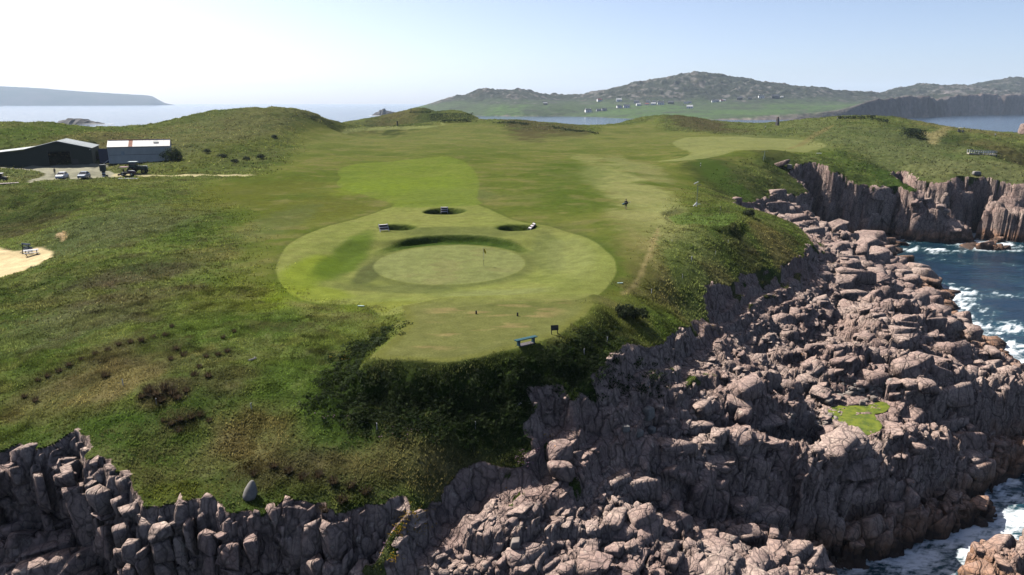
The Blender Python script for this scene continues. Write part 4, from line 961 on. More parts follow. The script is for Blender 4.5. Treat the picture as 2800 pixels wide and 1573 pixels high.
def leafball(n, r, h, size, seed, flat=.8):
    g = np.random.default_rng(seed)
    d = g.normal(size=(n, 3)); d /= np.linalg.norm(d, axis=1)[:, None]; d[:, 2] = np.abs(d[:, 2]) * 1.0 - .1
    rr_ = g.uniform(.55, 1.0, n) ** .5 * (1 + .22 * np.sin(d[:, 0] * 5 + seed) * np.cos(d[:, 1] * 4 + seed * 2))
    p = d * rr_[:, None] * np.array([r, r, h])
    t1 = np.cross(d, g.normal(size=(n, 3))); t1 /= np.linalg.norm(t1, axis=1)[:, None] + 1e-9
    t2 = np.cross(d, t1) + d * g.uniform(-.6, .9, (n, 1))
    s = size * g.uniform(.6, 1.4, (n, 1))
    Vt = np.stack([p - t1 * s, p + t1 * s, p + t2 * s * 1.7], 1).reshape(-1, 3)
    return Vt, np.arange(3 * n).reshape(-1, 3)
def bush_mesh(name, n, r, h, size, seed, c0, c1):
    v, f = leafball(n, r, h, size, seed)
    me = mesh_np(name, v, f, smooth=False)
    g = np.random.default_rng(seed + 1); t = np.repeat(g.random((n, 1)), 3, 0)
    color_attr(me, "col", np.array(c0) * (1 - t) + np.array(c1) * t); me.materials.append(M_LEAF)
    return me
# dense growth on the bank under the tee: uncountable clumps in one mesh
bw = FA * np.clip(R['bank'][Q[:, 0]], 0, 1) * (frock < .5) * inview
fi = rng.choice(len(Q), 900, p=bw / bw.sum())
extra = [p[:3] for p in place([(880 + 130 * t + rng.normal(0, 8), 905 - 90 * t + rng.normal(0, 8)) for t in rng.random(60)])] + [p[:3] for p in place([(1500 + rng.uniform(-60, 60), 880 + rng.uniform(-60, 60)) for _ in range(90)])] + [p[:3] for p in place([(rng.uniform(1380, 1680), rng.uniform(900, 1000)) for _ in range(110)])] + [p[:3] for p in place([(rng.uniform(850, 1300), rng.uniform(1000, 1080)) for _ in range(220)])]
VV, FF, CC, o_ = [], [], [], 0
protos = [leafball(34, 1, .75, .16, 600 + i) for i in range(8)]
for i, p in enumerate(list(cen[fi]) + extra):
    v, f = protos[i % 8]; s = rng.uniform(.22, .55)
    VV.append(v * s + np.array(p) + [0, 0, -.05]); FF.append(f + o_); o_ += len(v)
    t = rng.random(); k = rng.uniform(.5, 1.3, (len(v) // 3, 1))
    CC.append(np.repeat(k, 3, 0) * (np.array([.020, .036, .009]) * (1 - t) + np.array([.036, .05, .018]) * t))
me = mesh_np("bracken", np.concatenate(VV), np.concatenate(FF), smooth=False); color_attr(me, "col", np.concatenate(CC))
link("bracken", me, M_LEAF, kind='stuff')
# small flowers: yellow trefoil and pink thrift along the rock edge
def flowers(name, items, col, size):
    VV, CC = [], []
    for u, v, du, dv, n in items:
        for p in place([(u + rng.normal(0, du), v + rng.normal(0, dv)) for _ in range(n)]):
            for _ in range(3):
                a = rng.uniform(0, 6.28, 3); q = np.array(p[:3]) + rng.normal(0, .08, 3) * [1, 1, .3] + [0, 0, .12]
                s = size * rng.uniform(.6, 1.3)
                VV += [q + s * np.array([math.cos(x), math.sin(x), .4 * math.sin(2 * x)]) for x in (a[0], a[0] + 2.1, a[0] + 4.2)]
                CC += [np.array(col) * rng.uniform(.7, 1.2)] * 3
    me = mesh_np(name, np.array(VV), np.arange(len(VV)).reshape(-1, 3), smooth=False); color_attr(me, "col", np.array(CC))
    link(name, me, M_LEAF, kind='stuff')
flowers("yellow_flowers", [(1035,1300,22,12,60),(1065,1320,15,16,45),(1002,1340,18,12,35),(1000,1405,16,6,18),(1790,828,14,10,35),(1378,1097,6,3,8),(870,900,20,6,10)], (.33, .2, .012), .05)
flowers("pink_thrift", [(990,1330,14,10,22),(1325,1160,14,14,30),(1345,1150,10,12,16),(1600,1072,20,6,16),(960,1370,10,8,10),(1180,1235,20,5,12),(840,1052,20,5,8),(1000,1092,40,6,10)], (.26, .15, .22), .045)
# ------------------------------------------------------------------ building kit
PAINTS = {}
def paint(name, col, rough=.6, metal=0.0, spec=.3, wear=.15, scale=1.5):
    if name in PAINTS: return PAINTS[name]
    m, nt, b = new_mat(name); tc = N(nt, "ShaderNodeTexCoord")
    f = ramp(nt, noise(nt, tc.outputs['Object'], scale, 4, .65), [(.3, 0.), (.7, 1.)])
    lo = tuple(c * (1 - wear) for c in col); hi = tuple(min(1, c * (1 + wear)) for c in col)
    nt.links.new(mixc(nt, f, lo, hi), b.inputs['Base Color'])
    b.inputs['Roughness'].default_value = rough; b.inputs['Metallic'].default_value = metal; b.inputs['Specular IOR Level'].default_value = spec
    PAINTS[name] = m; return m
WHITE = paint("white_paint", (.55, .55, .54)); BLACK = paint("black_rubber", (.012, .012, .013), .8); DARKM = paint("dark_metal", (.03, .03, .032), .5)
GLASS = paint("dark_glass", (.012, .016, .02), .08, 0, .6, .05); WOOD = paint("weathered_wood", (.15, .11, .075), .8, wear=.3, scale=4); CHROME = paint("rim_metal", (.3, .3, .31), .35, .8)
class MB:
    def __init__(s): s.v = []; s.f = []
    def add(s, V_, F_):
        o = len(s.v); s.v += [tuple(map(float, p)) for p in V_]; s.f += [tuple(i + o for i in f) for f in F_]; return s
    def box(s, c, d, rz=0, bev=0, tilt=None):
        x, y, z = (k / 2 for k in d)
        P = [(-x,-y,-z),(x,-y,-z),(x,y,-z),(-x,y,-z),(-x,-y,z),(x,-y,z),(x,y,z),(-x,y,z)]
        Mx = Matrix.Rotation(rz, 3, 'Z')
        if tilt: Mx = Mx @ Matrix.Rotation(tilt[1], 3, tilt[0])
        P = [Mx @ Vector(p) + Vector(c) for p in P]
        return s.add(P, [(0,3,2,1),(4,5,6,7),(0,1,5,4),(1,2,6,5),(2,3,7,6),(3,0,4,7)])
    def tube(s, a, b, r0, r1=None, n=8, cap=True):
        r1 = r0 if r1 is None else r1; a = Vector(a); b = Vector(b); d = (b - a).normalized()
        t = d.orthogonal().normalized(); q = d.cross(t); P = []
        for c, r in ((a, r0), (b, r1)):
            for i in range(n): an = 2 * math.pi * i / n; P.append(c + (t * math.cos(an) + q * math.sin(an)) * r)
        F_ = [(i, (i + 1) % n, n + (i + 1) % n, n + i) for i in range(n)]
        if cap: F_ += [tuple(range(n))[::-1], tuple(range(n, 2 * n))]
        return s.add(P, F_)
    def prism(s, prof, x0, x1, axis='x'):
        n = len(prof)
        f = (lambda t, p: (t, p[0], p[1])) if axis == 'x' else (lambda t, p: (p[0], t, p[1]))
        P = [f(x0, p) for p in prof] + [f(x1, p) for p in prof]
        return s.add(P, [(i, (i + 1) % n, n + (i + 1) % n, n + i) for i in range(n)] + [tuple(range(n))[::-1], tuple(range(n, 2 * n))])
    def blob(s, c, d, seed=0, rough=.12, nu=10, nv=7):
        g = random.Random(seed); P = []; F_ = []
        for j in range(nv + 1):
            th = math.pi * j / nv
            for i in range(nu):
                ph = 2 * math.pi * i / nu; k = 1 + g.uniform(-rough, rough) * (0 < j < nv)
                P.append((c[0] + d[0] * k * math.sin(th) * math.cos(ph), c[1] + d[1] * k * math.sin(th) * math.sin(ph), c[2] + d[2] * k * math.cos(th)))
        for j in range(nv):
            for i in range(nu): F_.append((j * nu + i, (j + 1) * nu + i, (j + 1) * nu + (i + 1) % nu, j * nu + (i + 1) % nu))
        return s.add(P, F_)
    def build(s, name, mat, parent=None, smooth=False, label=None):
        me = bpy.data.meshes.new(name); me.from_pydata(s.v, [], s.f); me.validate()
        bm = bmesh.new(); bm.from_mesh(me); bmesh.ops.remove_doubles(bm, verts=bm.verts, dist=1e-5); bmesh.ops.recalc_face_normals(bm, faces=bm.faces); bm.to_mesh(me); bm.free()
        if smooth: me.polygons.foreach_set("use_smooth", [True] * len(me.polygons))
        return link(name, me, mat, parent, label=label)
def thing(name, label, cat, loc=(0, 0, 0), rz=0, group=None):
    o = bpy.data.objects.new(name, None); COL.objects.link(o); o.location = loc; o.rotation_euler = (0, 0, rz)
    o['label'] = label; o['category'] = cat
    if group: o['group'] = group
    return o
def tag(o, label, cat, group=None):
    o['label'] = label; o['category'] = cat
    if group: o['group'] = group
    return o
def kids(o): return [c for c in bpy.data.objects if c.parent == o]
def copy_tree(o, loc=None, rz=None, label=None):
    c = o.copy(); COL.objects.link(c)
    for ch in kids(o):
        d = copy_tree(ch); d.parent = c
    if loc is not None: c.location = loc
    if rz is not None: c.rotation_euler = (0, 0, rz)
    if label: c['label'] = label
    return c
def at(u, v): return place([(u, v)])[0]
R_ = math.radians

# every spot on the land that an object stands on, looked up in one go
SPOT = {}
def spots_for(d):
    ks = list(d); ps = place([d[k] for k in ks])
    for k, p in zip(ks, ps): SPOT[k] = p
spots_for(dict(barn=(130,418), shed=(355,409), bush=(437,405), car1=(157,449), car2=(212,448), post=(262,444), tractor=(345,437), mower=(324,442), boards=(322,450), trailer=(5,456), planks=(14,463), man_car=(139,441),
 table1=(60,640), table2=(80,642), bench=(1323,866), board=(1395,841), flag=(1217,668), golfer=(1574,527), pole=(1752,521), pole2=(1922,404), plate1=(1560,713), plate2=(908,771),
 mark1=(1198,790), mark2=(1302,795), mark3=(1739,541), mark4=(1811,541), ladder1=(1118,535), ladder2=(966,581), ladder3=(1338,576), bridge=(2470,388), cart=(2417,333), far1=(2442,333), far2=(1925,325), far3=(2503,346), far4=(2106,303), far5=(2125,302),
 tower=(1955,316), stripe=(1762,421), whitebox=(2060,389), boul1=(632,1249), boul2=(1985,425), slab=(1962,418), boul3=(2456,441), crag=(2574,337), ridge_post=(1034,284), plank2=(1303,1022), junk=(240,400), junk2=(268,414), stone1=(485,488), litter=(635,907), hedge1=(1135,300), hedge2=(2150,297), darkpost=(1000,318), rockbit=(2253,375)))

# ------------------------------------------------------------------ barn
def make_barn():
    p = SPOT['barn']; t = thing('barn', 'dark green gabled barn with open doorway and low extension on its left', 'barn', (p[0], p[1], p[2] - .1), R_(24))
    G = paint("green_cladding", (.02, .027, .019), .7, wear=.1, scale=.6); RF = paint("grey_roof_sheet", (.15, .17, .165), .55, wear=.18, scale=.4)
    W, D, He, Hr = 15.6, 16.0, 4.7, 6.7; cx = 2.2
    x0, x1 = cx - W / 2, cx + W / 2; dx0, dx1, dh = cx - 2.6, cx + 2.6, 4.1
    t_ = .15
    m = MB()
    m.box(((x0 + dx0) / 2, 0, He / 2), (dx0 - x0, t_, He)); m.box(((dx1 + x1) / 2, 0, He / 2), (x1 - dx1, t_, He))
    m.box((cx, 0, (dh + He) / 2), (dx1 - dx0, t_, He - dh)); m.prism([(x0, He), (x1, He), (cx, Hr)], -t_ / 2, t_ / 2, 'y')
    m.build('front_wall', G, t)
    MB().box((x1 - t_ / 2, D / 2 + t_ / 2, He / 2), (t_, D, He)).build('side_wall', G, t)
    m = MB().box((cx, D + t_, He / 2), (W, t_, He)); m.prism([(x0, He), (x1, He), (cx, Hr)], D + t_ / 2, D + t_ * 1.5, 'y'); m.build('rear_wall', G, t)
    xl = x0 - 9.0; Hl = 3.7
    m = MB().prism([(xl, 0), (x0 - .01, 0), (x0 - .01, He - .12), (xl, Hl - .12)], .25, .4, 'y').box((xl + .08, 7.5, Hl / 2), (.15, 14, Hl)); m.build('extension_wall', G, t)
    MB().box((cx, 1.2, .02), (5.1, 6, .04)).build('floor_slab', paint("concrete", (.2, .19, .18)), t)
    def roof_sheets(ax, az, bx, bz, n, name):
        for k in range(n):
            y0 = -.3 + (D + .7) * k / n; y1 = -.3 + (D + .7) * (k + 1) / n - .03
            m = MB(); m.prism([(ax, az), (bx, bz), (bx, bz + .09), (ax, az + .09)], y0, y1, 'y'); m.build(name, RF, t)
    roof_sheets(cx, Hr + .02, x1 + .3, He - .06, 8, 'roof_sheet'); roof_sheets(x0 - .02, He + .02, cx - .02, Hr + .02, 8, 'roof_sheet')
    roof_sheets(xl - .3, Hl - .06, x0 - .05, He - .0, 6, 'roof_sheet')
    SK = paint("skylight_sheet", (.4, .42, .42), .4)
    for y in (4.2, 7.6, 10.6):
        f0, f1 = .12, .62; ax = cx + (x1 - cx) * f0; bx = cx + (x1 - cx) * f1
        za = Hr + (He - Hr) * f0 + .12; zb = Hr + (He - Hr) * f1 + .12
        MB().prism([(ax, za), (bx, zb), (bx, zb + .03), (ax, za + .03)], y, y + .9, 'y').build('skylight', SK, t)
    T_ = paint("pale_trim", (.2, .22, .22), .5)
    for a, b in (((x0, He), (cx, Hr)), ((cx, Hr), (x1, He)), ((xl, Hl), (x0, He))):
        MB().tube((a[0], -.36, a[1] + .06), (b[0], -.36, b[1] + .06), .09, n=6).build('verge_trim', T_, t)
    MB().box((x1 - .3, -.14, He - .35), (.22, .12, .22)).build('lamp', WHITE, t)
    for s in (-1, 1): MB().box((cx + s * 2.68, -.11, 2.1), (.12, .08, 4.2)).build('door_frame', DARKM, t)
    MB().box((x1 - 4.2, -.12, .9), (1.3, .1, 1.8)).build('side_door', DARKM, t)
    return t
make_barn()

def make_store():
    p = SPOT['shed']; t = thing('store_shed', 'pale grey metal shed with rust streaked white roof beside a dark bush', 'shed', (p[0], p[1], p[2] - .1), R_(21))
    Gy = paint("grey_cladding", (.40, .40, .365), .65, wear=.14, scale=.5)
    WR, nt, b = new_mat("rusting_roof"); tc = N(nt, "ShaderNodeTexCoord"); sx = N(nt, "ShaderNodeSeparateXYZ"); nt.links.new(tc.outputs['Object'], sx.inputs[0])
    rust = math_(nt, 'ADD', noise(nt, tc.outputs['Object'], .9, 5, .7), math_(nt, 'MULTIPLY', math_(nt, 'SUBTRACT', sx.outputs[2], 6.3), .6))
    nt.links.new(mixc(nt, ramp(nt, rust, [(.48, 0.), (.66, 1.)]), (.42, .40, .37), (.24, .09, .045)), b.inputs['Base Color']); b.inputs['Roughness'].default_value = .6
    RU = paint("rust_sheet", (.22, .075, .035), .8)
    W, D, He, Hr = 15.5, 6.0, 4.6, 6.3; x0, x1 = -W / 2, W / 2
    n = 10
    for k in range(n):
        a = x0 + W * k / n; MB().box((a + W / n / 2, 0, He / 2), (W / n - .025, .1 + .02 * (k % 2), He)).build('wall_panel', Gy, t)
    MB().box((0, -.09, 2.35), (W, .06, .1)).build('wall_rail', paint("rail", (.07, .072, .07)), t)
    for s in (x0, x1): MB().prism([(.06, 0), (D, 0), (D, He), (D / 2, Hr - .03), (.06, He)], s - .05, s + .05, 'x').build('gable_wall', Gy, t)
    MB().box((0, D, He / 2), (W, .1, He)).build('rear_wall', Gy, t)
    for k in range(9):
        a = x0 - .25 + (W + .5) * k / 9; bq = a + (W + .5) / 9 - .02
        mat = RU if k == 3 else WR
        q = bq if k != 3 else a + 1.0
        MB().prism([(-.25, He - .08), (D / 2, Hr), (D / 2, Hr + .08), (-.25, He)], a, q, 'x').build('roof_sheet', mat, t, label='rust red roof sheet' if k == 3 else None)
        if k == 3: MB().prism([(-.25, He - .08), (D / 2, Hr), (D / 2, Hr + .08), (-.25, He)], q + .02, bq, 'x').build('roof_sheet', WR, t)
        MB().prism([(D / 2 + .02, Hr), (D + .25, He - .08), (D + .25, He), (D / 2 + .02, Hr + .08)], a, bq, 'x').build('roof_sheet', WR, t)
    MB().box((0, D / 2, Hr + .13), (W + .5, .35, .07)).build('ridge_cap', RU, t)
    MB().box((x0 - 1.45, 1.2, 2.1), (2.5, .12, 4.1)).build('door', paint("blue_door", (.014, .022, .06), .5), t)
    MB().box((x0 - .12, -.12, He / 2), (.14, .14, He)).build('downpipe', WHITE, t)
    MB().box((x0 + 3.5, -.1, 2.8), (.85, .08, 1.05)).build('window', paint("pale_pane", (.3, .34, .35), .2), t)
    MB().tube((x0 - .2, -.3, He - .05), (x1 + .2, -.3, He - .05), .08, n=6).build('gutter', paint("pale_trim", (.2, .22, .22)), t)
    MB().prism([(1.2, 5.55), (2.0, 5.98), (2.0, 6.02), (1.2, 5.6)], 3.6, 4.9, 'x').build('skylight', paint("grey_roof_sheet", (.2, .2, .2)), t)
    return t
make_store()

# ------------------------------------------------------------------ bushes and hedges
def bush(name, u, v, r, h, n, size, label, cat, c0=(.014, .026, .008), c1=(.035, .055, .016), group=None, trunk=True, seed=1, pos=None):
    p = pos or at(u, v); t = thing(name, label, cat, p[:3], 0, group)
    vv = []; ff = []; cc = []; o = 0
    g = np.random.default_rng(seed)
    for k in range(5):
        vq, fq = leafball(n // 5, r * g.uniform(.5, .8), h * g.uniform(.45, .7), size, seed * 7 + k)
        off = np.array([g.uniform(-.45, .45) * r, g.uniform(-.4, .4) * r, g.uniform(.12, .42) * h]); vv.append(vq + off); ff.append(fq + o); o += len(vq)
        tt = np.repeat(g.random((len(vq) // 3, 1)), 3, 0) * g.uniform(.6, 1.2); cc.append(np.array(c0) * (1 - tt) + np.array(c1) * tt)
    me = mesh_np('foliage', np.concatenate(vv), np.concatenate(ff), smooth=False); color_attr(me, "col", np.concatenate(cc)); me.materials.append(M_LEAF)
    link('foliage', me, None, t)
    if trunk:
        m = MB()
        for k in range(3): m.tube((0, 0, -.1), (g.uniform(-.4, .4) * r, g.uniform(-.4, .4) * r, h * .55), .06 * r, .02 * r, 6)
        m.build('trunk', WOOD, t)
    return t
bush('dark_bush', 0, 0, 3.1, 5.0, 1500, .17, 'big rounded dark evergreen bush against the right end of the grey shed', 'bush', pos=SPOT['bush'], seed=3)
for i, (u, v, r, h, lb) in enumerate([(655,401,1.5,1.6,'dark round bush, right end of the row of low bushes on the left hill'), (622,404,1.2,1.2,'low dark bush on the left hill just left of the right end of its row'), (592,409,1.3,1.1,'low dark bush in the middle of the row on the left hill'), (560,396,1.4,1.2,'low dark bush left of the middle of the row on the left hill'), (520,385,1.6,1.5,'dark bush high on the slope behind the grey shed'), (690,346,1.4,1.3,'grey green bush near the top of the left hill'), (240,397,2.4,2.6,'dark scrub bush between the green barn and the grey shed'), (225,372,2.6,2.2,'dark scrub bush on the bank behind the green barn'), (790,300,3.5,2.4,'dark marram covered hummock at the right end of the left hill'), (1885,545,1.3,1.5,'wind cut brown bush at the right end of the upper tee'), (1572,795,1.0,1.3,'tall pale green bush on the rim right of the front tee'), (1600,800,1.2,1.2,'brown bush on the rim right of the tall pale one')]):
    bush('low_bush', u, v, r, h, 420 if h < 2 else 700, .13, lb, 'bush', seed=20 + i, trunk=False, c0=(.018, .028, .011), c1=(.045, .055, .026))

def hedge(name, pts, w, h, label, seed, n=900):
    P = [Vector(p[:3]) for p in place(pts)]
    mid = P[len(P) // 2]; t = thing(name, label, 'hedge', mid)
    VV, CC = [], []; g = np.random.default_rng(seed)
    for _ in range(n):
        k = g.integers(len(P) - 1); f = g.random(); c = P[k].lerp(P[k + 1], f) - mid
        d = g.normal(size=3); s = .3 * g.uniform(.6, 1.5)
        q = np.array([c.x + g.uniform(-w, w), c.y + g.uniform(-w, w), c.z + h * g.uniform(0, 1) ** .7])
        a, b_ = g.normal(size=3), g.normal(size=3); a /= np.linalg.norm(a); b_ /= np.linalg.norm(b_)
        VV += [q - a * s, q + a * s, q + b_ * s * 1.4]; CC += [np.array([.016, .026, .012]) * g.uniform(.6, 1.8)] * 3
    me = mesh_np('foliage', np.array(VV), np.arange(len(VV)).reshape(-1, 3), False); color_attr(me, "col", np.array(CC)); me.materials.append(M_LEAF)
    link('foliage', me, None, t); return t
hedge('hedge', [(1082,303),(1110,302),(1150,302),(1188,303)], 1.6, 4.2, 'long dark clipped hedge on the far dunes in the centre', 41, 1500)
hedge('hedge', [(1110,308),(1150,307),(1185,306)], .8, 1.4, 'thin dark hedge below the long clipped hedge on the far dunes', 42, 500)
hedge('hedge', [(1030,285),(1060,284),(1085,284)], .8, 1.0, 'low dark hedge on the very top of the far central dune', 43, 300)
hedge('hedge', [(2108,300),(2150,299),(2200,297)], .7, 1.3, 'dark hedge round the raised tee on the right hand mound', 44, 500)
hedge('hedge', [(2190,303),(2215,306),(2232,310)], 1.0, 1.5, 'short dark scrub strip to the right of the raised tee', 45, 300)
hedge('hedge', [(2275,345),(2300,347),(2318,352)], 2.0, 3.6, 'black green thicket at the end of the tan slope on the right', 46, 900)
hedge('hedge', [(1245,312),(1290,310),(1330,316)], 1.2, 1.0, 'dark heather strip along the left part of the low middle dune', 47, 500)
hedge('hedge', [(1390,322),(1440,330),(1500,337)], 1.2, .9, 'dark heather strip along the right part of the low middle dune', 48, 500)

# ------------------------------------------------------------------ vehicles
def wheel(t, x, y, r, w, axis='x', rim=CHROME):
    d = (w / 2, 0, 0) if axis == 'x' else (0, w / 2, 0)
    o = MB().tube((x - d[0], y - d[1], r), (x + d[0], y + d[1], r), r, n=16).build('wheel', BLACK, t)
    MB().tube((x - d[0] * 1.06, y - d[1] * 1.06, r), (x + d[0] * 1.06, y + d[1] * 1.06, r), r * .58, n=12).build('rim', rim, o)
def car(spot, rz, body, label):
    p = SPOT[spot]; t = thing('parked_car', label, 'car', (p[0], p[1], p[2] + .02), rz, 'cars parked on the gravel yard')
    def loft(secs, name, mat):
        m = MB(); n = len(secs[0][1]); P = []; F_ = []
        for y, pr in secs: P += [(x, y, z) for x, z in pr]
        for k in range(len(secs) - 1):
            for i in range(n): F_.append((k * n + i, k * n + (i + 1) % n, (k + 1) * n + (i + 1) % n, (k + 1) * n + i))
        F_ += [tuple(range(n))[::-1], tuple(range((len(secs) - 1) * n, len(secs) * n))]
        return m.add(P, F_).build(name, mat, t)
    def sec(w, zb, zt, s=.06): return [(-w, zb + s), (-w + s, zb), (w - s, zb), (w, zb + s), (w * 1.0, zt - .12), (w * .9, zt), (-w * .9, zt), (-w, zt - .12)]
    loft([(-2.15, sec(.66, .30, .62)), (-2.05, sec(.78, .22, .72)), (-1.5, sec(.87, .2, .86)), (-.7, sec(.89, .2, .95)), (.9, sec(.89, .2, .98)), (1.8, sec(.86, .22, .98)), (2.1, sec(.78, .28, .88))], 'body', body)
    def cab(w, zb, zt, w2): return [(-w, zb), (w, zb), (w2, zt), (-w2, zt)]
    loft([(-.95, cab(.80, .9, .92, .78)), (-.25, cab(.80, .9, 1.40, .62)), (1.1, cab(.80, .9, 1.43, .62)), (1.85, cab(.76, .9, 1.02, .70))], 'window', GLASS)
    loft([(-.22, cab(.625, 1.405, 1.44, .56)), (.4, cab(.64, 1.41, 1.49, .56)), (1.12, cab(.625, 1.43, 1.46, .56))], 'roof', body)
    for sx in (-1, 1):
        for y in (-1.32, 1.32): wheel(t, sx * .80, y, .32, .2)
        MB().box((sx * .55, -2.1, .62), (.3, .08, .13)).build('headlight', paint("lamp_glass", (.5, .52, .55), .15), t)
        MB().box((sx * .98, -.62, .98), (.2, .12, .13)).build('mirror', body, t)
        MB().tube((sx * .8, -.9, .93), (sx * .63, -.22, 1.42), .035, n=5).build('pillar', body, t)
        MB().tube((sx * .63, .55, 1.43), (sx * .82, .55, .95), .04, n=5).build('pillar', body, t)
    MB().box((0, -2.14, .47), (.52, .05, .12)).build('number_plate', WHITE, t)
    MB().box((0, -2.13, .62), (.6, .05, .1)).build('grille', DARKM, t)
    return t
car('car1', R_(14), paint("white_car_paint", (.6, .61, .62), .25, 0, .5, .03), 'white hatchback car nose on in the yard with a person at its door')
car('car2', R_(14), paint("silver_car_paint", (.24, .27, .31), .22, .3, .6, .03), 'silver blue saloon car parked to the right of the white one')

def tractor():
    p = SPOT['tractor']; t = thing('tractor', 'large dark green tractor with glazed cab in front of the grey shed', 'tractor', p[:3], R_(12))
    G = paint("tractor_green", (.012, .03, .016), .4)
    MB().prism([(.2, .9), (2.5, .9), (2.6, 1.35), (2.4, 1.75), (.2, 1.95)], -.42, .42, 'y').build('bonnet', G, t)
    MB().box((2.0, 0, 1.85), (1.0, .6, .06)).build('bonnet_top', paint("pale_hood", (.3, .33, .32), .4), t)
    MB().box((-.6, 0, 1.1), (1.8, .8, .7)).build('chassis', DARKM, t)
    MB().prism([(-1.45, 1.4), (.25, 1.4), (.1, 2.75), (-1.3, 2.75)], -.72, .72, 'y').build('cab_glass', paint("green_glass", (.03, .08, .075), .1, 0, .6), t)
    for x0, x1 in ((.25, .1), (-1.45, -1.3)):
        for y in (-.74, .74): MB().tube((x0, y, 1.35), (x1, y, 2.78), .06, n=6).build('cab_pillar', DARKM, t)
    MB().box((-.6, 0, 2.86), (1.95, 1.7, .18)).build('cab_roof', paint("pale_roof", (.32, .38, .36), .5), t)
    for s in (-1, 1):
        wheel(t, -1.0, s * .95, .85, .5, 'y', paint("yellow_rim", (.25, .2, .03)))
        wheel(t, 1.75, s * .85, .6, .38, 'y', paint("yellow_rim", (.25, .2, .03)))
        MB().box((-1.0, s * .95, 1.78), (1.5, .55, .08)).build('mudguard', G, t)
    MB().tube((.75, .3, 1.9), (.75, .3, 2.9), .05, n=6).build('exhaust', DARKM, t)
tractor()
def mower():
    p = SPOT['mower']; t = thing('ride_on_mower', 'maroon ride-on mower with flat sun canopy standing before the green tractor', 'mower', p[:3], R_(10))
    Mr = paint("maroon_paint", (.05, .016, .03), .4)
    MB().prism([(-.1, .45), (1.5, .45), (1.55, .85), (1.3, 1.1), (-.1, 1.15)], -.5, .5, 'y').build('bonnet', Mr, t)
    MB().box((.7, 0, 1.17), (1.3, .9, .05)).build('bonnet_top', paint("white_hood", (.5, .5, .5), .3), t)
    MB().box((-.8, 0, .6), (1.4, .8, .4)).build('chassis', DARKM, t)
    MB().box((-.75, 0, .95), (.55, .55, .14)).build('seat', BLACK, t); MB().box((-1.03, 0, 1.3), (.12, .55, .6)).build('seat_back', BLACK, t)
    for x in (-1.35, -.2):
        for y in (-.5, .5): MB().tube((x, y, .7), (x, y, 2.0), .03, n=5).build('canopy_post', DARKM, t)
    MB().box((-.8, 0, 2.05), (1.7, 1.3, .1)).build('canopy', paint("pink_canopy", (.32, .16, .2), .5), t)
    for s in (-1, 1):
        wheel(t, .9, s * .6, .36, .3, 'y'); wheel(t, -1.1, s * .6, .42, .34, 'y')
        MB().tube((-1.9, s * .7 - .3, .3), (-1.9, s * .7 + .3, .3), .22, n=10).build('cutting_reel', Mr, t)
    MB().tube((-.15, 0, 1.0), (-.35, 0, 1.35), .03, n=5).build('steering_column', DARKM, t)
mower()
def machine():
    p = SPOT['trailer']; t = thing('utility_vehicle', 'dark utility buggy with yellow tail piece cut by the left picture edge', 'buggy', p[:3], R_(20))
    MB().box((0, 0, .7), (2.2, 1.2, .5)).build('body', DARKM, t); MB().box((-.3, 0, 1.35), (1.3, 1.1, .7)).build('cab', GLASS, t); MB().box((-.3, 0, 1.76), (1.5, 1.2, .1)).build('roof', WHITE, t)
    MB().box((1.15, 0, .75), (.25, .7, .4)).build('tail_piece', paint("yellow_plastic", (.4, .3, .02)), t)
    for x in (-.7, .7):
        for s in (-1, 1): wheel(t, x, s * .6, .33, .25, 'y')
machine()
def golf_cart():
    p = SPOT['cart']; t = thing('golf_cart', 'small golf cart with white roof on the distant right fairway', 'golf cart', p[:3], R_(-10))
    B = paint("cart_body", (.03, .03, .045), .4)
    MB().prism([(-1.15, .35), (1.1, .35), (1.15, .7), (.6, .9), (.5, .55), (-.3, .55), (-.35, .9), (-1.15, .9)], -.55, .55, 'y').build('body', B, t)
    MB().box((-.25, 0, .82), (.5, 1.0, .14)).build('seat', BLACK, t)
    for x0, x1 in ((.75, .45), (-.75, -.7)):
        for y in (-.52, .52): MB().tube((x0, y, .8), (x1, y, 1.8), .03, n=5).build('roof_post', DARKM, t)
    MB().box((-.12, 0, 1.85), (1.7, 1.2, .1)).build('roof', WHITE, t)
    for x in (-.8, .8):
        for s in (-1, 1): wheel(t, x, s * .55, .24, .2, 'y')
    MB().box((-1.0, .1, 1.15), (.3, .7, .75)).build('bag_rack', DARKM, t)
golf_cart()

# ------------------------------------------------------------------ people
def skin_body(name, verts, edges, rad, mat, root=0):
    me = bpy.data.meshes.new(name); me.from_pydata(verts, edges, []); me.update()
    o = link(name, me, mat)
    sk = o.modifiers.new('skin', 'SKIN'); sk.use_smooth_shade = True
    for i, r in enumerate(rad): me.skin_vertices[0].data[i].radius = (r, r)
    for i in range(len(verts)): me.skin_vertices[0].data[i].use_root = (i == root)
    ss = o.modifiers.new('subdivision', 'SUBSURF'); ss.levels = 1; ss.render_levels = 1
    return o
def person_mat(name, shirt, legs, shoes, skin=(.28, .17, .12), shorts=True):
    m, nt, b = new_mat(name); tc = N(nt, "ShaderNodeTexCoord"); s = N(nt, "ShaderNodeSeparateXYZ"); nt.links.new(tc.outputs['Object'], s.inputs[0]); z = s.outputs[2]
    def ge(a): return math_(nt, 'GREATER_THAN', z, a)
    c = mixc(nt, ge(.09), shoes, skin if shorts else legs); c = mixc(nt, ge(.52), c, legs); c = mixc(nt, ge(.95), c, shirt); c = mixc(nt, ge(1.47), c, skin)
    ax = math_(nt, 'ABSOLUTE', s.outputs[0]); arm = math_(nt, 'MULTIPLY', math_(nt, 'GREATER_THAN', ax, .245), math_(nt, 'LESS_THAN', z, 1.16)); c = mixc(nt, arm, c, skin)
    nt.links.new(c, b.inputs['Base Color']); b.inputs['Roughness'].default_value = .8; return m
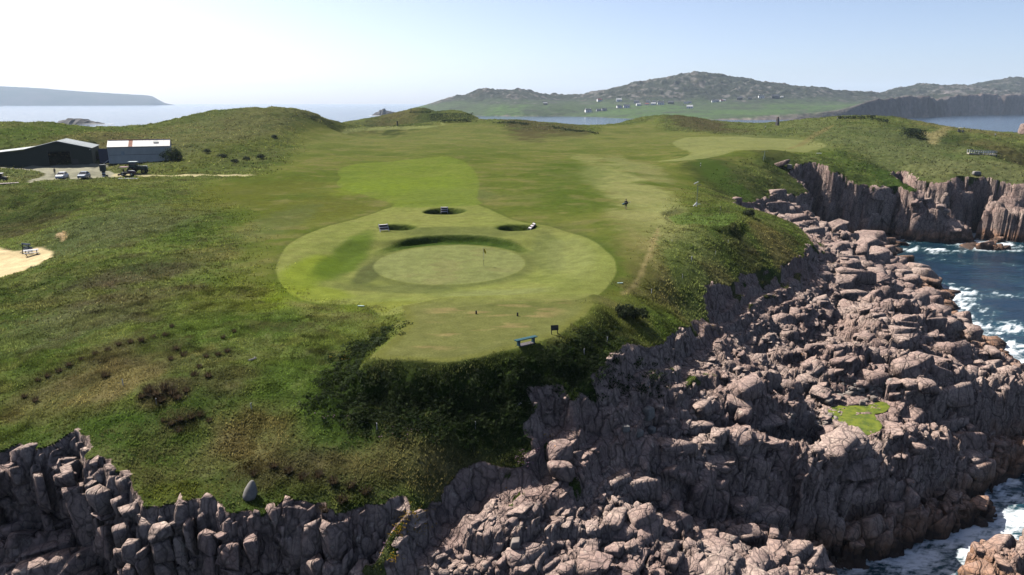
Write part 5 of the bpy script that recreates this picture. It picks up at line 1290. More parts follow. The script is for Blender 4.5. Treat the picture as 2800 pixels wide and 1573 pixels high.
def person(spot, label, rz, mat, hair=(.02, .015, .012), pose='walk', cap=None):
    p = SPOT[spot]
    f = .22 if pose == 'walk' else .05
    V_ = [(0,0,.95),(0,.0,1.12),(0,-.01,1.32),(0,-.01,1.47),(0,-.03,1.56),(0,-.03,1.68),
          (.10,0,.9),(.115,-f*.5,.5),(.11,-f*.55,.08),(.11,-f*.55-.17,.04),(-.10,0,.9),(-.115,f*.3,.5),(-.11,f*1.1,.1),(-.11,f*1.1-.15,.04),
          (.20,0,1.40),(.27,.04,1.14),(.27,-.10,.92),(.27,-.14,.84),(-.20,0,1.40),(-.27,.02,1.14),(-.27,-.08,.92),(-.27,-.12,.84)]
    E = [(0,1),(1,2),(2,3),(3,4),(4,5),(0,6),(6,7),(7,8),(8,9),(0,10),(10,11),(11,12),(12,13),(2,14),(14,15),(15,16),(16,17),(2,18),(18,19),(19,20),(20,21)]
    Rr = [.135,.125,.15,.055,.085,.085,.095,.062,.045,.04,.095,.062,.045,.04,.06,.046,.036,.035,.06,.046,.036,.035]
    o = skin_body('person', V_, E, Rr, mat); o.location = (p[0], p[1], p[2]); o.rotation_euler = (0, 0, rz)
    tag(o, label, 'person')
    h = MB().blob((0, -.015, 1.69), (.098, .11, .095), 3, .04).build('hair', paint("hair_%d" % int(hair[0] * 1000), hair, .7), o, True)
    MB().blob((0, -.125, 1.61), (.014, .022, .02), 1, 0, 6, 4).build('nose', mat, o, True)
    for s in (-1, 1):
        MB().blob((s * .092, -.02, 1.61), (.012, .022, .03), 1, 0, 6, 4).build('ear', mat, o, True)
        MB().blob((s * .032, -.112, 1.635), (.011, .008, .008), 1, 0, 6, 4).build('eye', BLACK, o, True)
    if cap: MB().blob((0, -.03, 1.72), (.1, .12, .07), 3, .02).box((0, -.15, 1.70), (.14, .12, .015)).build('cap', paint("white_paint", (.55, .55, .54)), o, False)
    return o
pm_dark = person_mat("dark_clothes", (.012, .012, .016), (.012, .013, .018), (.2, .2, .2))
pm_white = person_mat("white_shirt", (.45, .45, .44), (.02, .02, .025), (.1, .1, .1), shorts=False)
pm_blue = person_mat("blue_shirt", (.08, .13, .22), (.02, .02, .025), (.1, .1, .1), shorts=False)
gz = R_(170)
golfer = person('golfer', 'golfer in dark shorts and top walking up the fairway with a bag across the back', gz, pm_dark)
def golf_bag():
    p = SPOT['golfer']; t = thing('golf_bag', 'dark golf bag with teal side carried across the walking golfer', 'golf bag', (p[0], p[1], p[2] + 1.0), 0)
    dk = paint("bag_black", (.012, .012, .015)); te = paint("bag_teal", (.015, .08, .10))
    MB().tube((-.62, -.17, -.12), (-.2, -.18, .0), .15, .16, 10).build('bag_base', te, t, True)
    MB().tube((-.2, -.18, .0), (.32, -.19, .16), .16, .155, 10).build('bag_body', dk, t, True)
    MB().tube((-.25, -.30, .08), (.05, -.32, .18), .07, .07, 8).build('pocket', dk, t, True)
    m = MB(); 
    for k in range(5): a = k * 1.25; m.tube((.3, -.19, .16), (.62, -.19 + .07 * math.cos(a), .27 + .07 * math.sin(a)), .012, n=5).blob((.63, -.19 + .07 * math.cos(a), .28 + .07 * math.sin(a)), (.05, .03, .04), k, 0, 6, 4)
    m.build('clubs', CHROME, t)
    MB().tube((-.18, -.1, .14), (.12, .05, .42), .02, n=5).tube((.12, .05, .42), (.25, -.08, .26), .02, n=5).build('strap', dk, t)
golf_bag()
person('man_car', 'person in dark clothes standing behind the white car', R_(60), pm_dark, pose='stand')
person('far1', 'distant person in dark clothes walking right of the golf cart', R_(-80), pm_dark, cap=True)
person('far2', 'distant golfer in a white shirt on the far fairway left of the stone pillar', R_(200), pm_white)
person('far3', 'distant golfer in a white shirt beside the far right green', R_(150), pm_white, pose='stand')
person('far4', 'distant person in a white top at the left end of the raised tee', R_(10), pm_white, pose='stand')
person('far5', 'distant person in a blue top behind the raised tee hedge', R_(40), pm_blue, pose='stand')

# ------------------------------------------------------------------ course furniture
def bench():
    p = SPOT['bench']; t = thing('bench', 'teal painted backless bench on the near edge of the front tee', 'bench', p[:3], R_(33))
    T_ = paint("teal_paint", (.013, .06, .07), .45)
    for y in (-.095, .095): MB().box((0, y, .47), (1.95, .165, .07)).build('seat_plank', T_, t)
    for x in (-.68, .68): MB().box((x, 0, .2), (.13, .3, .47)).build('leg', paint("teal_shadowed", (.012, .05, .07), .5), t)
    s = MB().box((0, .05, .0), (1.3, .55, .06)); tag(s.build('paving_slab', paint("slab_stone", (.07, .06, .065))), 'grey paving slab in the turf under the teal bench', 'slab'); bpy.data.objects['paving_slab'].location = p[:3]; bpy.data.objects['paving_slab'].rotation_euler = (0, 0, R_(33))
bench()
def board():
    p = SPOT['board']; t = thing('tee_sign', 'small dark wooden hole board on two legs right of the bench', 'sign', p[:3], R_(10))
    W_ = paint("dark_board", (.03, .028, .02), .7)
    MB().box((0, 0, .55), (.62, .05, .42), tilt=('X', -.25)).build('board', W_, t)
    for x in (-.25, .25): MB().box((x, .02, .22), (.06, .06, .5)).build('leg', W_, t)
    for k in range(3): MB().box((0, -.03, .45 + .1 * k), (.5, .012, .03), tilt=('X', -.25)).build('text_line', paint("faded_print", (.1, .1, .085)), t)
board()
def flag():
    p = SPOT['flag']; t = thing('flagstick', 'flagstick with yellow flag standing on the sunken putting green', 'flag', p[:3], R_(-8))
    MB().tube((0, 0, -.05), (0, 0, .75), .022, n=6).build('lower_pole', BLACK, t); MB().tube((0, 0, .75), (0, 0, 2.2), .02, n=6).build('upper_pole', paint("grey_pole", (.3, .32, .3)), t)
    m = MB(); P = []; n = 7
    for i in range(n):
        x = .06 * i * .9; y = .05 * math.sin(i * 1.1); P += [(x, y, 2.18 - .012 * i * i), (x * .8, y + .02, 1.66 + .03 * i - .012 * i * i)]
    F_ = [(2 * i, 2 * i + 1, 2 * i + 3, 2 * i + 2) for i in range(n - 1)]; P2 = [(a, b_ + .012, c) for a, b_, c in P]; k = len(P)
    F_ += [tuple(k + j for j in f[::-1]) for f in F_] + [(0, 2, k + 2, k), (1, 0, k, k + 1), (2 * n - 2, 2 * n - 1, k + 2 * n - 1, k + 2 * n - 2)]
    m.add(P + P2, F_).build('cloth', paint("yellow_cloth", (.85, .58, .02), .7), t)
    MB().tube((0, 0, .004), (0, 0, .012), .055, n=12).build('cup', BLACK, t)
flag()
def weather_mast():
    p = SPOT['pole']; s = p[3] / FD; H = 58 * s
    t = thing('mast', 'tall thin mast with white T arm and white braces beside the upper tee', 'mast', p[:3], R_(20))
    MB().tube((0, 0, 0), (0, 0, H), .06, .05, 8).build('pole', paint("grey_green_pole", (.12, .16, .14)), t)
    MB().tube((-12 * s, 0, H + .05), (0, 0, H + .35), .09, n=6).build('arm', WHITE, t); MB().tube((0, 0, H - .2), (10 * s, 0, H - .2), .05, n=6).build('short_arm', paint("grey_green_pole", (.12, .16, .14)), t)
    MB().tube((0, 0, 0), (0, 0, 13 * s), .11, n=8).build('base_post', WHITE, t); MB().tube((-13 * s, -.3, .2), (0, 0, 11 * s), .09, n=6).build('brace', WHITE, t); MB().tube((11 * s, 0, 7 * s), (0, 0, 7 * s), .07, n=6).build('brace', WHITE, t)
    p = SPOT['pole2']; s = p[3] / FD; H = 24 * s
    t = thing('mast', 'pale lattice post with short arms on the grassy hump beside the leaning slab', 'mast', p[:3], 0)
    for a in range(3): MB().tube((5 * s * math.cos(a * 2.1), 3 * s * math.sin(a * 2.1), 0), (0, 0, H * .75), .05, n=5).build('leg', paint("pale_green_steel", (.2, .25, .22)), t)
    MB().tube((0, 0, H * .7), (0, 0, H), .06, n=6).build('pole', paint("pale_green_steel", (.2, .25, .22)), t); MB().tube((-8 * s, 0, H * .9), (8 * s, 0, H * .98), .04, n=5).build('arm', paint("pale_green_steel", (.2, .25, .22)), t)
weather_mast()
def ladder(spot, rz, h, w, steps, label, lean=.5):
    p = SPOT[spot]; t = thing('bunker_steps', label, 'steps', (p[0], p[1], p[2]), rz)
    for s in (-1, 1): MB().tube((s * w / 2, -lean * h * .5, -.1), (s * w / 2, lean * h * .5, h), .06, n=6).build('rail', paint("pale_rail", (.32, .3, .33)), t)
    for k in range(steps):
        f = (k + .6) / steps; MB().box((0, lean * h * (f - .5), h * f), (w, .26, .07)).build('tread', paint("pale_tread", (.6, .56, .55)), t)
    MB().box((0, .12, h * .45), (w * .96, .05, h * .9), tilt=('X', -math.atan(lean))).build('riser_board', paint("brown_board", (.11, .07, .055)), t)
ladder('ladder1', R_(0), 1.05, 1.15, 3, 'white wooden steps in the middle bunker behind the green')
ladder('ladder2', R_(25), 1.0, 1.3, 3, 'pale wooden steps at the left end of the left bunker', .9)
ladder('ladder3', R_(-75), .9, 1.0, 3, 'pale wooden steps seen side on in the right bunker', 1.1)
for k, (s, lb) in enumerate((('mark1', 'black tee marker, left one of the pair on the front tee'), ('mark2', 'black tee marker, right one of the pair on the front tee'), ('mark3', 'dark tee marker, left one of the pair on the upper tee'), ('mark4', 'dark tee marker, right one of the pair on the upper tee'))):
    p = SPOT[s]; t = thing('tee_marker', lb, 'tee marker', p[:3], .3, 'tee markers')
    MB().tube((0, 0, 0), (0, 0, .2), .085, .07, 8).build('base', BLACK, t); MB().blob((0, 0, .24), (.08, .08, .09), 2, .03, 8, 6).build('head', BLACK, t, True)
for s, lb, rz in (('plate1', 'pale flat plate lying in worn grass right of the apron', .1), ('plate2', 'pale flat plate lying on the lower left rim of the apron', -.1)):
    p = SPOT[s]; t = thing('ground_plate', lb, 'plate', p[:3], rz); MB().box((0, 0, .05), (.62, .16, .06)).build('plate', paint("pale_teal", (.3, .42, .4)), t); MB().box((0, 0, .01), (.5, .1, .05)).build('base', DARKM, t)
STK = paint("white_stake_paint", (.42, .42, .42), .7)
for u, v, h, r, dk, lb in [(1740,657,.62,.055,0,'thick white stake alone on the slope below the upper tee'),(310,970,.5,.03,0,'thin pale stake by the sandy scrape left of the big rush tussock'),(395,1019,.5,.03,1,'thin grey stake just below the big rush tussock'),(634,1030,.5,.03,0,'thin white stake in the grass above the bare sandy patch'),(948,1083,.55,.03,0,'white stake at the foot of the dark bank, left of the plank'),(1196,1078,.5,.03,1,'dull stake at the foot of the dark bank under the tee'),(1639,738,.5,.03,0,'white stake in the grass right of the worn path'),(1527,862,.5,.03,0,'white stake in the bank right of the hole board'),(1470,893,.5,.03,0,'pale stake low in the dark bank under the hole board'),(1717,700,.5,.025,0,'thin stake between the worn path and the rocks'),(1800,640,.5,.025,0,'thin stake in the rough below the right end of the upper tee'),(1832,612,.5,.025,0,'thin stake at the top of the brown heather below the upper tee'),(1812,530,.7,.04,1,'grey post between the mast and the far rock ledge'),(1690,610,.4,.025,0,'short thin stake left of the thick white one')]:
    p = at(u, v); t = thing('marker_stake', lb, 'stake', p[:3], random.uniform(-.3, .3), 'hazard stakes in the rough')
    MB().tube((0, 0, -.1), (random.uniform(-.05, .05), random.uniform(-.05, .05), h), r, r * .9, 6).build('post', paint("grey_stake_paint", (.12, .13, .13)) if dk else STK, t); MB().blob((0, 0, h), (r * 1.1, r * 1.1, r), 1, 0, 6, 4).build('cap', STK, t)
p = SPOT['stripe']; t = thing('distance_post', 'black and white striped distance post at the edge of the fairway', 'post', p[:3])
for k in range(4): MB().tube((0, 0, k * .3), (0, 0, k * .3 + .3), .07, n=8).build('band', BLACK if k % 2 == 0 else WHITE, t)
p = SPOT['whitebox']; t = thing('tee_box_bench', 'low white bench seen small at the near edge of the far fairway', 'bench', p[:3], R_(-15))
MB().box((0, 0, .42), (1.5, .5, .12)).build('seat', WHITE, t)
for x in (-.55, .55): MB().box((x, 0, .18), (.12, .35, .4)).build('leg', DARKM, t)
def bridge():
    p = SPOT['bridge']; L = 66 * p[3] / FD; t = thing('footbridge', 'white railed footbridge over the dip on the right', 'bridge', (p[0], p[1], p[2] + .5), R_(-6))
    n = 6
    for k in range(n):
        x0 = -L / 2 + L * k / n; x1 = x0 + L / n - .04; f = lambda x: -.9 * (x / L + .5) + .9 * max(0, (x / L)) + (.35 if x < 0 else 0) * (.5 + x / L) * 0
        z0, z1 = f(x0), f(x1)
        m = MB().prism([(x0, z0 - .45), (x1, z1 - .45), (x1, z1), (x0, z0)], -.75, .75, 'y'); m.build('deck_panel', paint("cream_board", (.36, .32, .25)), t)
        for y in (-.75, .75):
            for h in (.5, 1.0): MB().tube((x0, y, z0 + h), (x1 + .04, y, z1 + h), .09, n=5).build('rail', WHITE, t)
            MB().box((x0 + .08, y, z0 + .5), (.14, .12, 1.05)).build('rail_post', WHITE, t)
    for x in (L / 2 - .1, L / 2 - 2): MB().box((x, -.72, -.95), (.3, .3, .9)).build('pier', DARKM, t)
bridge()
def pillar():
    p = SPOT['tower']; s = p[3] / FD; H = 19 * s; w = 7.5 * s; t = thing('stone_pillar', 'lone tapering stone pillar at the far cliff edge against the water', 'pillar', p[:3], .5)
    n = 8
    for k in range(n):
        f = k / n; ww = w * (1 - .4 * f) * random.uniform(.93, 1.06); MB().box((random.uniform(-.08, .08), 0, H * (f + .5 / n)), (ww, ww * .9, H / n - .03), random.uniform(-.08, .08)).build('stone_course', paint("pillar_stone", (.12, .11, .105), .9, wear=.3), t)
    MB().box((0, 0, H + .12), (w * .5, w * .5, .5)).build('cap_stone', paint("red_cap", (.16, .08, .06)), t)
pillar()
# picnic tables
def picnic(spot, rz, label, flip=False):
    p = SPOT[spot]; t = thing('picnic_table', label, 'table', (p[0], p[1], p[2] + .02), rz, 'picnic tables on the sand')
    Wt = paint("bleached_board", (.33, .33, .34), .6, wear=.12)
    for k in range(5): MB().box((0, -.3 + .15 * k, .74), (1.8, .135, .045)).build('top_board', Wt, t)
    for s in (-1, 1):
        for k in (0, 1): MB().box((0, s * (.66 + .14 * k), .44), (1.8, .125, .045)).build('seat_board', Wt, t)
        for sy in (-1, 1): MB().tube((s * .65, sy * .15, .7), (s * .65, sy * .62, 0), .045, n=5).build('leg', DARKM, t)
        MB().box((s * .65, 0, .40), (.06, 1.5, .09)).build('cross_bar', DARKM, t)
    if flip: t.rotation_euler = (R_(-100), R_(0), rz); t.location = (p[0], p[1], p[2] + .75)
picnic('table2', R_(38), 'pale picnic table standing upright on the sand, right one of the pair')
picnic('table1', R_(-20), 'picnic table tipped on its side on the sand, left one of the pair', True)
# odds and ends of the yard
def box_post():
    p = SPOT['post']; t = thing('roadside_cabinet', 'dark green cabinet on a black and white post at the roadside', 'cabinet', p[:3], .2)
    for k in range(4): MB().box((0, 0, .15 + k * .3), (.6, .6, .29)).build('band', BLACK if k % 2 else WHITE, t)
    MB().box((0, 0, 2.0), (1.2, .9, 1.5)).build('cabinet', paint("cabinet_green", (.02, .03, .03), .5), t); MB().box((0, 0, 2.79), (1.3, 1.0, .08)).build('lid', paint("cabinet_lid", (.05, .06, .06)), t)
    MB().tube((.7, -.2, 0), (.7, -.2, .4), .28, n=10).build('bucket', DARKM, t)
box_post()
def planks(spot, n, L, rz, label, col, dz=.07):
    p = SPOT[spot]; t = thing('plank_pile', label, 'planks', p[:3], rz)
    for k in range(n): MB().box((random.uniform(-.3, .3), (k % 3) * .32 - .3, .05 + dz * (k // 3) * 1.4), (L * random.uniform(.85, 1), .28, .06), random.uniform(-.06, .06)).build('plank', col, t)
planks('boards', 4, 4.2, R_(4), 'white boards lying flat in the grass before the mower', WHITE)
planks('planks', 6, 4.6, R_(35), 'heap of pale and reddish planks at the left edge below the yard', paint("pink_plank", (.32, .24, .22)))
p = SPOT['plank2']; t = thing('loose_plank', 'single white plank leaning on grass by the rocks below the bank', 'plank', (p[0], p[1], p[2] + .1)); o = MB().box((0, 0, 0), (.75, .09, .04)).build('board', WHITE, t); t.rotation_euler = (0, R_(-12), R_(40))
p = SPOT['junk2']; t = thing('farm_implement', 'small pale metal implement at the front corner of the grey shed', 'implement', p[:3], .4)
MB().tube((-.6, 0, .3), (.8, .2, 1.3), .09, n=6).build('boom', WHITE, t); MB().box((-.5, 0, .35), (1.2, .6, .35)).build('frame', DARKM, t)
for y in (-.4, .4): wheel(t, -.5, y, .3, .15, 'y')
p = SPOT['junk']; t = thing('scrap_heap', 'dark heap of tyres and scrap against the barn side wall', 'scrap', p[:3])
for k in range(5): MB().tube((random.uniform(-1.2, 1.2), random.uniform(-.5, .5), .05 + .2 * (k % 2)), (random.uniform(-1.2, 1.2), random.uniform(-.5, .5), .35 + .2 * (k % 2)), .42, n=10).build('tyre', BLACK, t)
p = SPOT['litter']; t = thing('driftwood', 'pale driftwood piece lying among tussocks left of the tee', 'driftwood', p[:3], .7); MB().tube((-.3, 0, .06), (.35, .05, .12), .08, .05, 6).build('stem', paint("bleached_wood", (.3, .26, .24)), t); MB().tube((.1, 0, .1), (.3, .2, .2), .03, n=5).build('stub', paint("bleached_wood", (.3, .26, .24)), t)
p = SPOT['ridge_post']; t = thing('signal_post', 'small dark post on the skyline of the far central dune', 'post', p[:3]); MB().tube((0, 0, 0), (0, 0, 2.6), .3, .2, 8).build('post', DARKM, t); MB().blob((0, 0, 2.8), (.45, .45, .4), 2, .05).build('head', DARKM, t)
p = SPOT['darkpost']; t = thing('signal_post', 'dark upright post at the back of the far putting green', 'post', p[:3]); MB().tube((0, 0, 0), (0, 0, 2.4), .35, .3, 8).build('post', DARKM, t); MB().box((0, 0, 2.5), (.9, .4, .3)).build('top_board', DARKM, t)

# ------------------------------------------------------------------ single boulders
def boulder(u, v, dims, label, seed, mat=M_ROCK, rz=0, tilt=0, pos=None, group=None, sink=.3, shape=3.2):
    p = pos or at(u, v); vq, fq = block_shape(seed, p=shape, cuts=1 if shape < 3 else 4, wob=.06)
    # finer mesh for a smooth stone
    me = mesh_np('boulder', vq * np.array(dims), fq); me.materials.append(mat)
    o = link('boulder', me); o.location = (p[0], p[1], p[2] + dims[2] * (1 - sink)); o.rotation_euler = (tilt, 0, rz)
    sb = o.modifiers.new('subdivision', 'SUBSURF'); sb.levels = 1; sb.render_levels = 1
    return tag(o, label, 'boulder', group)
GREYR = paint("grey_lichen_stone", (.17, .158, .142), .85, wear=.3, scale=2.5)
def pear_stone():
    p = SPOT['boul1']; m = MB(); P, F_ = [], []; nu, nv = 16, 12; g = random.Random(4)
    for a in range(nv + 1):
        th = math.pi * a / nv
        for k in range(nu):
            ph = 2 * math.pi * k / nu; zz = math.cos(th); rr_ = math.sin(th) ** .9 * (1 - .42 * zz) * (1 + g.uniform(-.05, .05))
            P.append((.40 * rr_ * math.cos(ph) + .1 * zz, .34 * rr_ * math.sin(ph) + .12 * zz, .62 * zz + .42))
    for a in range(nv):
        for k in range(nu): F_.append((a * nu + k, (a + 1) * nu + k, (a + 1) * nu + (k + 1) % nu, a * nu + (k + 1) % nu))
    o = m.add(P, F_).build('boulder', GREYR, None, True); o.location = p[:3]
    tag(o, 'smooth pear shaped grey boulder alone in the grass above the near cliff', 'boulder')
pear_stone()
boulder(0, 0, (1.0, .9, .85), 'round pale boulder on the grass above the far cove', 52, GREYR, pos=SPOT['boul2'], sink=.2, shape=2)
boulder(0, 0, (1.3, 4.2, 1.0), 'long dark slab leaning down the slope left of the round pale boulder', 53, M_ROCK, rz=.55, tilt=-.35, pos=SPOT['slab'], sink=.45)
boulder(0, 0, (1.6, 1.0, .8), 'pale flat boulder at the turf edge above the right hand cliffs', 54, GREYR, pos=SPOT['boul3'], sink=.2, shape=2)
boulder(0, 0, (1.6, 3, 3.4), 'pink rock crag cut by the right picture edge below the strait', 55, M_ROCK, pos=SPOT['crag'], sink=.4)
POOLB = [(2086,990,.42,.36,.5,'pale upright egg shaped boulder, left end of the group behind the pool'),(2083,1014,.62,.5,.36,'flat brown boulder with a dark seam at the left pool edge'),(2113,1008,.55,.5,.5,'pale boulder between the brown seamed one and the big round one'),(2136,1000,.58,.5,.52,'big round tan boulder in the middle behind the pool'),(2169,1020,.42,.38,.4,'square cut grey boulder on the far pool edge'),(2197,1008,.40,.36,.34,'pinkish boulder at the right end behind the pool'),(2030,1050,.55,.45,.42,'pinkish round boulder left of the pool, larger of two'),(1992,1050,.5,.42,.38,'mauve boulder furthest left of the pool'),(2012,1034,.4,.36,.3,'tan boulder behind the mauve and pinkish ones')]
for i, (u, v, a, b_, c, lb) in enumerate(POOLB): boulder(u, v, (a, b_, c), lb, 60 + i, M_PEB, rz=i * .7, group='rounded boulders beside the weed pool', sink=.3, shape=2)
for i, (u, v, a, b_, c, lb) in enumerate([(1575,1086,.42,.36,.36,'grey boulder, left one of three in a row on mossy rock'),(1606,1098,.5,.4,.38,'grey boulder, lowest one of three in a row on mossy rock'),(1639,1091,.45,.4,.4,'grey boulder, right one of three in a row on mossy rock'),(1297,1375,.48,.4,.36,'rounded boulder perched on a flat slab near the bottom edge'),(1290,1392,.85,.6,.16,'flat slab under the perched round boulder')]): boulder(u, v, (a, b_, c), lb, 80 + i, GREYR if i < 3 else M_PEB, rz=i * .5, sink=.25, shape=2)
boulder(1410, 1150, (.95, .9, .75), 'large pale rounded boulder at the turf edge, upper half of a split pair', 91, M_ROCK, rz=.3, sink=.35, shape=4)
boulder(1408, 1208, (.95, .75, .8), 'large grey rounded boulder, lower half of the split pair', 92, M_ROCK, rz=.1, sink=.3, shape=4)
boulder(1630, 1055, (.75, .6, .8), 'pointed grey boulder with an orange lichen tip above the row of three', 93, GREYR, rz=.8, sink=.3, shape=3)

# ------------------------------------------------------------------ rush tussocks
def tussock_mesh(seed, n=90):
    g = np.random.default_rng(seed); VV, CC = [], []
    for _ in range(n):
        a = g.uniform(0, 6.28); l = g.uniform(.15, .75); h = g.uniform(.6, 1.05); r0 = g.uniform(0, .28); w = .045
        b0 = np.array([r0 * math.cos(a), r0 * math.sin(a), 0]); tip = b0 + np.array([l * math.cos(a) * .75 + .1, l * math.sin(a) * .75, h * (1 - .35 * l)])
        sdv = np.array([-math.sin(a), math.cos(a), 0]) * w; k = g.uniform(.6, 1.4)
        VV += [b0 - sdv, b0 + sdv, tip]; c = np.array([.034, .027, .017]) * k; CC += [c * .8, c * .8, c * np.array([1.9, 1.7, 1.6])]
    me = mesh_np('rush_tussock', np.array(VV), np.arange(len(VV)).reshape(-1, 3), False); color_attr(me, "col", np.array(CC)); me.materials.append(M_LEAF); return me
LBS = {}
ORD = 'first second third fourth fifth sixth seventh eighth ninth tenth eleventh twelfth thirteenth'.split()
TM = [tussock_mesh(700 + i) for i in range(4)]
TUS = [('dark rush tussock in the curving band high on the left slope', [(300,868,1.0),(330,862,1.1),(355,858,1.2),(385,848,.9),(270,882,1.0),(240,892,1.1),(205,905,1.0),(175,920,1.1),(150,935,1.0),(120,948,1.0),(95,958,.9)]),
       ('brown rush tussock in the scattered patch left of the tee corner', [(433,822,.9),(415,845,1.1),(445,880,1.3),(462,895,1.3),(430,905,1.0),(520,898,1.0),(548,893,.9),(572,885,1.0),(488,945,1.2),(525,948,1.2),(590,835,.9),(560,850,.9),(500,925,1.0)]),
       ('tall brown rush tussock in the big clump above the mown green patch', [(375,985,1.6),(395,995,1.7),(415,980,1.7),(432,992,1.6),(450,1003,1.4),(405,1010,1.4),(358,1000,1.2),(470,985,1.1),(265,948,1.4)]),
       ('grey brown rush tussock in the clump above the bare sandy patch', [(432,1068,1.2),(455,1058,1.3),(480,1052,1.2),(505,1046,1.2),(452,1085,1.1),(525,1060,.9),(410,1060,.9)]),
       ('dark rush tussock along the brink of the near cliff', [(690,1175,1.2),(725,1188,1.3),(760,1205,1.3),(800,1200,1.3),(840,1215,1.4),(880,1225,1.4),(920,1240,1.3),(640,1195,1.0),(860,1262,1.4),(820,1285,1.3),(90,1010,1.1),(60,1000,1.0)])]
for lb, L in TUS:
    LBS[lb] = ' '.join(w for w in lb.split() if w not in ('dark', 'brown', 'big', 'bare'))
    L = sorted(L); ps = place([(u, v) for u, v, s in L])
    for i, (p, (u, v, s)) in enumerate(zip(ps, L)):
        o = link('rush_tussock', TM[i % 4], None, None, None, ORD[i] + ' from the left, ' + LBS[lb], 'tussock', lb.replace('tussock', 'tussocks', 1)); o.location = (p[0], p[1], p[2] - .05); o.rotation_euler = (0, 0, i * 1.3); sc_ = s * .52; o.scale = (sc_ * 1.15, sc_ * 1.15, sc_ * .85)

# ------------------------------------------------------------------ houses of the island village, skerries
isl_f = lambda a, b_: island(a, b_)[0]
HW = paint("house_white", (.8, .8, .78), .8, wear=.05); HG = paint("house_grey", (.34, .34, .34), .8); HS = paint("slate_roof", (.05, .055, .065), .6); HR = paint("red_roof", (.18, .045, .03), .7); HD = paint("dark_wall", (.05, .05, .048), .8); HP = paint("pale_roof_metal", (.38, .38, .37), .5)
HOUSES = [(668,503,20,'W','S','white cottage with slate roof lowest and furthest left in the island village'),(760,494,14,'G','S','small grey cottage beside the tall grey one at the left of the village'),(808,492,16,'G','S','taller grey house behind the small grey cottage'),(941,466,16,'W','S','white cottage left of the large gabled house'),(1007,465,20,'W','S','large white gabled house in the middle of the village'),(940,408,18,'W','P','long white house standing alone above the village'),(1095,424,17,'G','S','grey house just above the pale roofed barn'),(1112,446,15,'W','P','low pale roofed barn right of the large gabled house'),(1185,441,12,'W','R','small white house with a red roof'),(1196,418,13,'W','S','white cottage above the red roofed one'),(1242,441,16,'W','P','white house between the red roofed one and the slate roofed one'),(1252,418,12,'G','S','small grey cottage up behind the white house'),(1306,438,21,'W','S','wide white cottage with dark slate roof at the right of the cluster'),(1396,431,18,'D','S','long low dark shed right of the cluster'),(1528,428,12,'W','S','left white cottage of the pair in the middle field'),(1562,425,12,'W','S','right white cottage of the pair in the middle field'),(1562,470,20,'W','P','white house alone lowest in the middle field'),(1775,417,15,'W','S','white cottage with dark gable right of the middle field'),(1800,413,14,'G','S','grey cottage joined on the right of the dark gabled one'),(1842,410,11,'W','R','small white house with reddish roof in the right row'),(1862,405,10,'W','P','narrow white house at the end of the right row'),(2000,393,17,'D','S','grey ruined house without plaster on the right slope'),(2090,391,12,'D','S','small dark hut right of the ruined house'),(2190,380,18,'W','S','bright white house above the green field on the right'),(2312,382,24,'D','S','long dark building right of the bright white house'),(2372,375,9,'W','P','tiny white shed at the right end of the village'),(292,436,13,'D','P','lone dark hut on the left slope of the island'),(768,408,16,'W','R','low red roofed farm above the left of the village')]
HP_ = place([(1288 + x * .2862, 138 + y * .2862) for x, y, *_ in HOUSES], isl_f, 1400, 3200, 900)
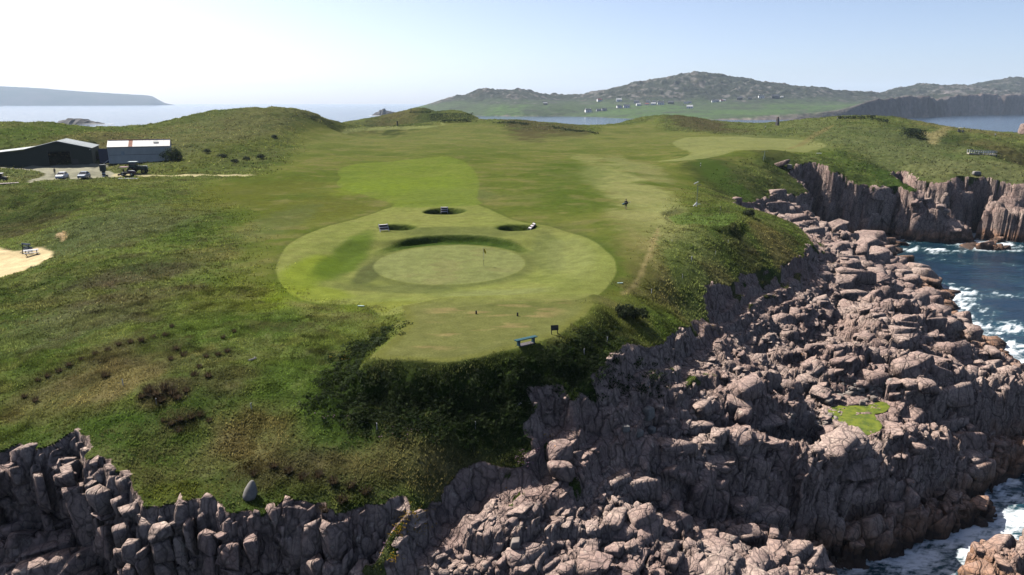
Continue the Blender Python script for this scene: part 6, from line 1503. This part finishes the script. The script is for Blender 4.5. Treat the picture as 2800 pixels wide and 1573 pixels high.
for i, ((x, y, wpx, wc, rc, lb), p) in enumerate(zip(HOUSES, HP_)):
    s = p[3] / FD * .2862; w = max(wpx * 2.7, 22) * s; d = w * .55; h = w * .30; r = w * .24
    t = thing('cottage', lb, 'house', (p[0], p[1], p[2] - .5), random.uniform(-.35, .35), 'houses of the island village')
    wm = {'W': HW, 'G': HG, 'D': HD}[wc]; rm = {'S': HS, 'P': HP, 'R': HR}[rc]
    MB().prism([(-d / 2, -2), (d / 2, -2), (d / 2, h), (0, h + r - .05), (-d / 2, h)], -w / 2, w / 2, 'x').build('wall', wm, t)
    rf = MB().prism([(-d / 2 - .4, h - .2), (0, h + r), (0, h + r + .35), (-d / 2 - .4, h + .1)], -w / 2 - .3, w / 2 + .3, 'x').prism([(d / 2 + .4, h - .2), (d / 2 + .4, h + .1), (0, h + r + .35), (0, h + r)], -w / 2 - .3, w / 2 + .3, 'x').build('roof', rm, t)
    for sx in (-1, 1): MB().box((sx * w * .4, 0, h + r + .5), (w * .06, w * .06, w * .12)).build('chimney', wm, rf)
    for sx in (-.3, .3): MB().box((sx * w, -d / 2 - .05, h * .55), (w * .11, .15, h * .38)).build('window', GLASS, t)
    MB().box((0, -d / 2 - .05, h * .4), (w * .09, .15, h * .75)).build('door', HD, t)
def skerry(u, v, wpx, hpx, d, label, seed, n=26):
    c = atz(u, v, 0); s = d / FD if d else c[1] / FD; L = wpx * c[1] / FD; H = hpx * c[1] / FD
    g = np.random.default_rng(seed); P, F_ = [], []; m = 11
    for i in range(n):
        f = i / (n - 1); env = (math.sin(math.pi * f) ** .6) * (.55 + .45 * math.exp(-((f - .4) / .25) ** 2)) * (1 + .18 * g.uniform(-1, 1))
        for j in range(m):
            k = j / (m - 1) * 2 - 1; P.append((c[0] + (f - .5) * L + g.uniform(-.02, .02) * L, c[1] + k * L * .28 * (.3 + env), -1.5 + (H * env + 1.5) * (1 - abs(k) ** 2.2) * (1 + .12 * g.uniform(-1, 1))))
    for i in range(n - 1):
        for j in range(m - 1): F_.append((i * m + j, (i + 1) * m + j, (i + 1) * m + j + 1, i * m + j + 1))
    o = link('skerry', mesh_np('skerry', np.array(P), np.array(F_), False), paint("far_rock", (.06, .055, .05), .95, wear=.4, scale=.08)); return tag(o, label, 'rock island')
skerry(200, 312, 120, 14, 0, 'low dark skerry in the pale sea above the green barn', 5)
skerry(972, 290.5, 70, 14, 0, 'dark cliffed islet behind the far central dune', 6)
def surf(cx, cy, L, w, seed):
    g = np.random.default_rng(seed); P = []; n = 24
    for i in range(n): x = cx + (i / (n - 1) - .4) * L; P += [(x, cy - w * g.uniform(.6, 1), .42), (x, cy + w * g.uniform(.2, .6), .42)]
    o = link('surf_foam', mesh_np('surf_foam', np.array(P), np.array([(2 * i, 2 * i + 2, 2 * i + 3, 2 * i + 1) for i in range(n - 1)])), paint("foam_white", (.5, .52, .53), .9), kind='stuff')
c = atz(212, 312.5, 0); surf(c[0], c[1] - 6, 130 * c[1] / FD, 12, 3)
c = atz(972, 291, 0); surf(c[0], c[1] - 30, 90 * c[1] / FD, 30, 4)
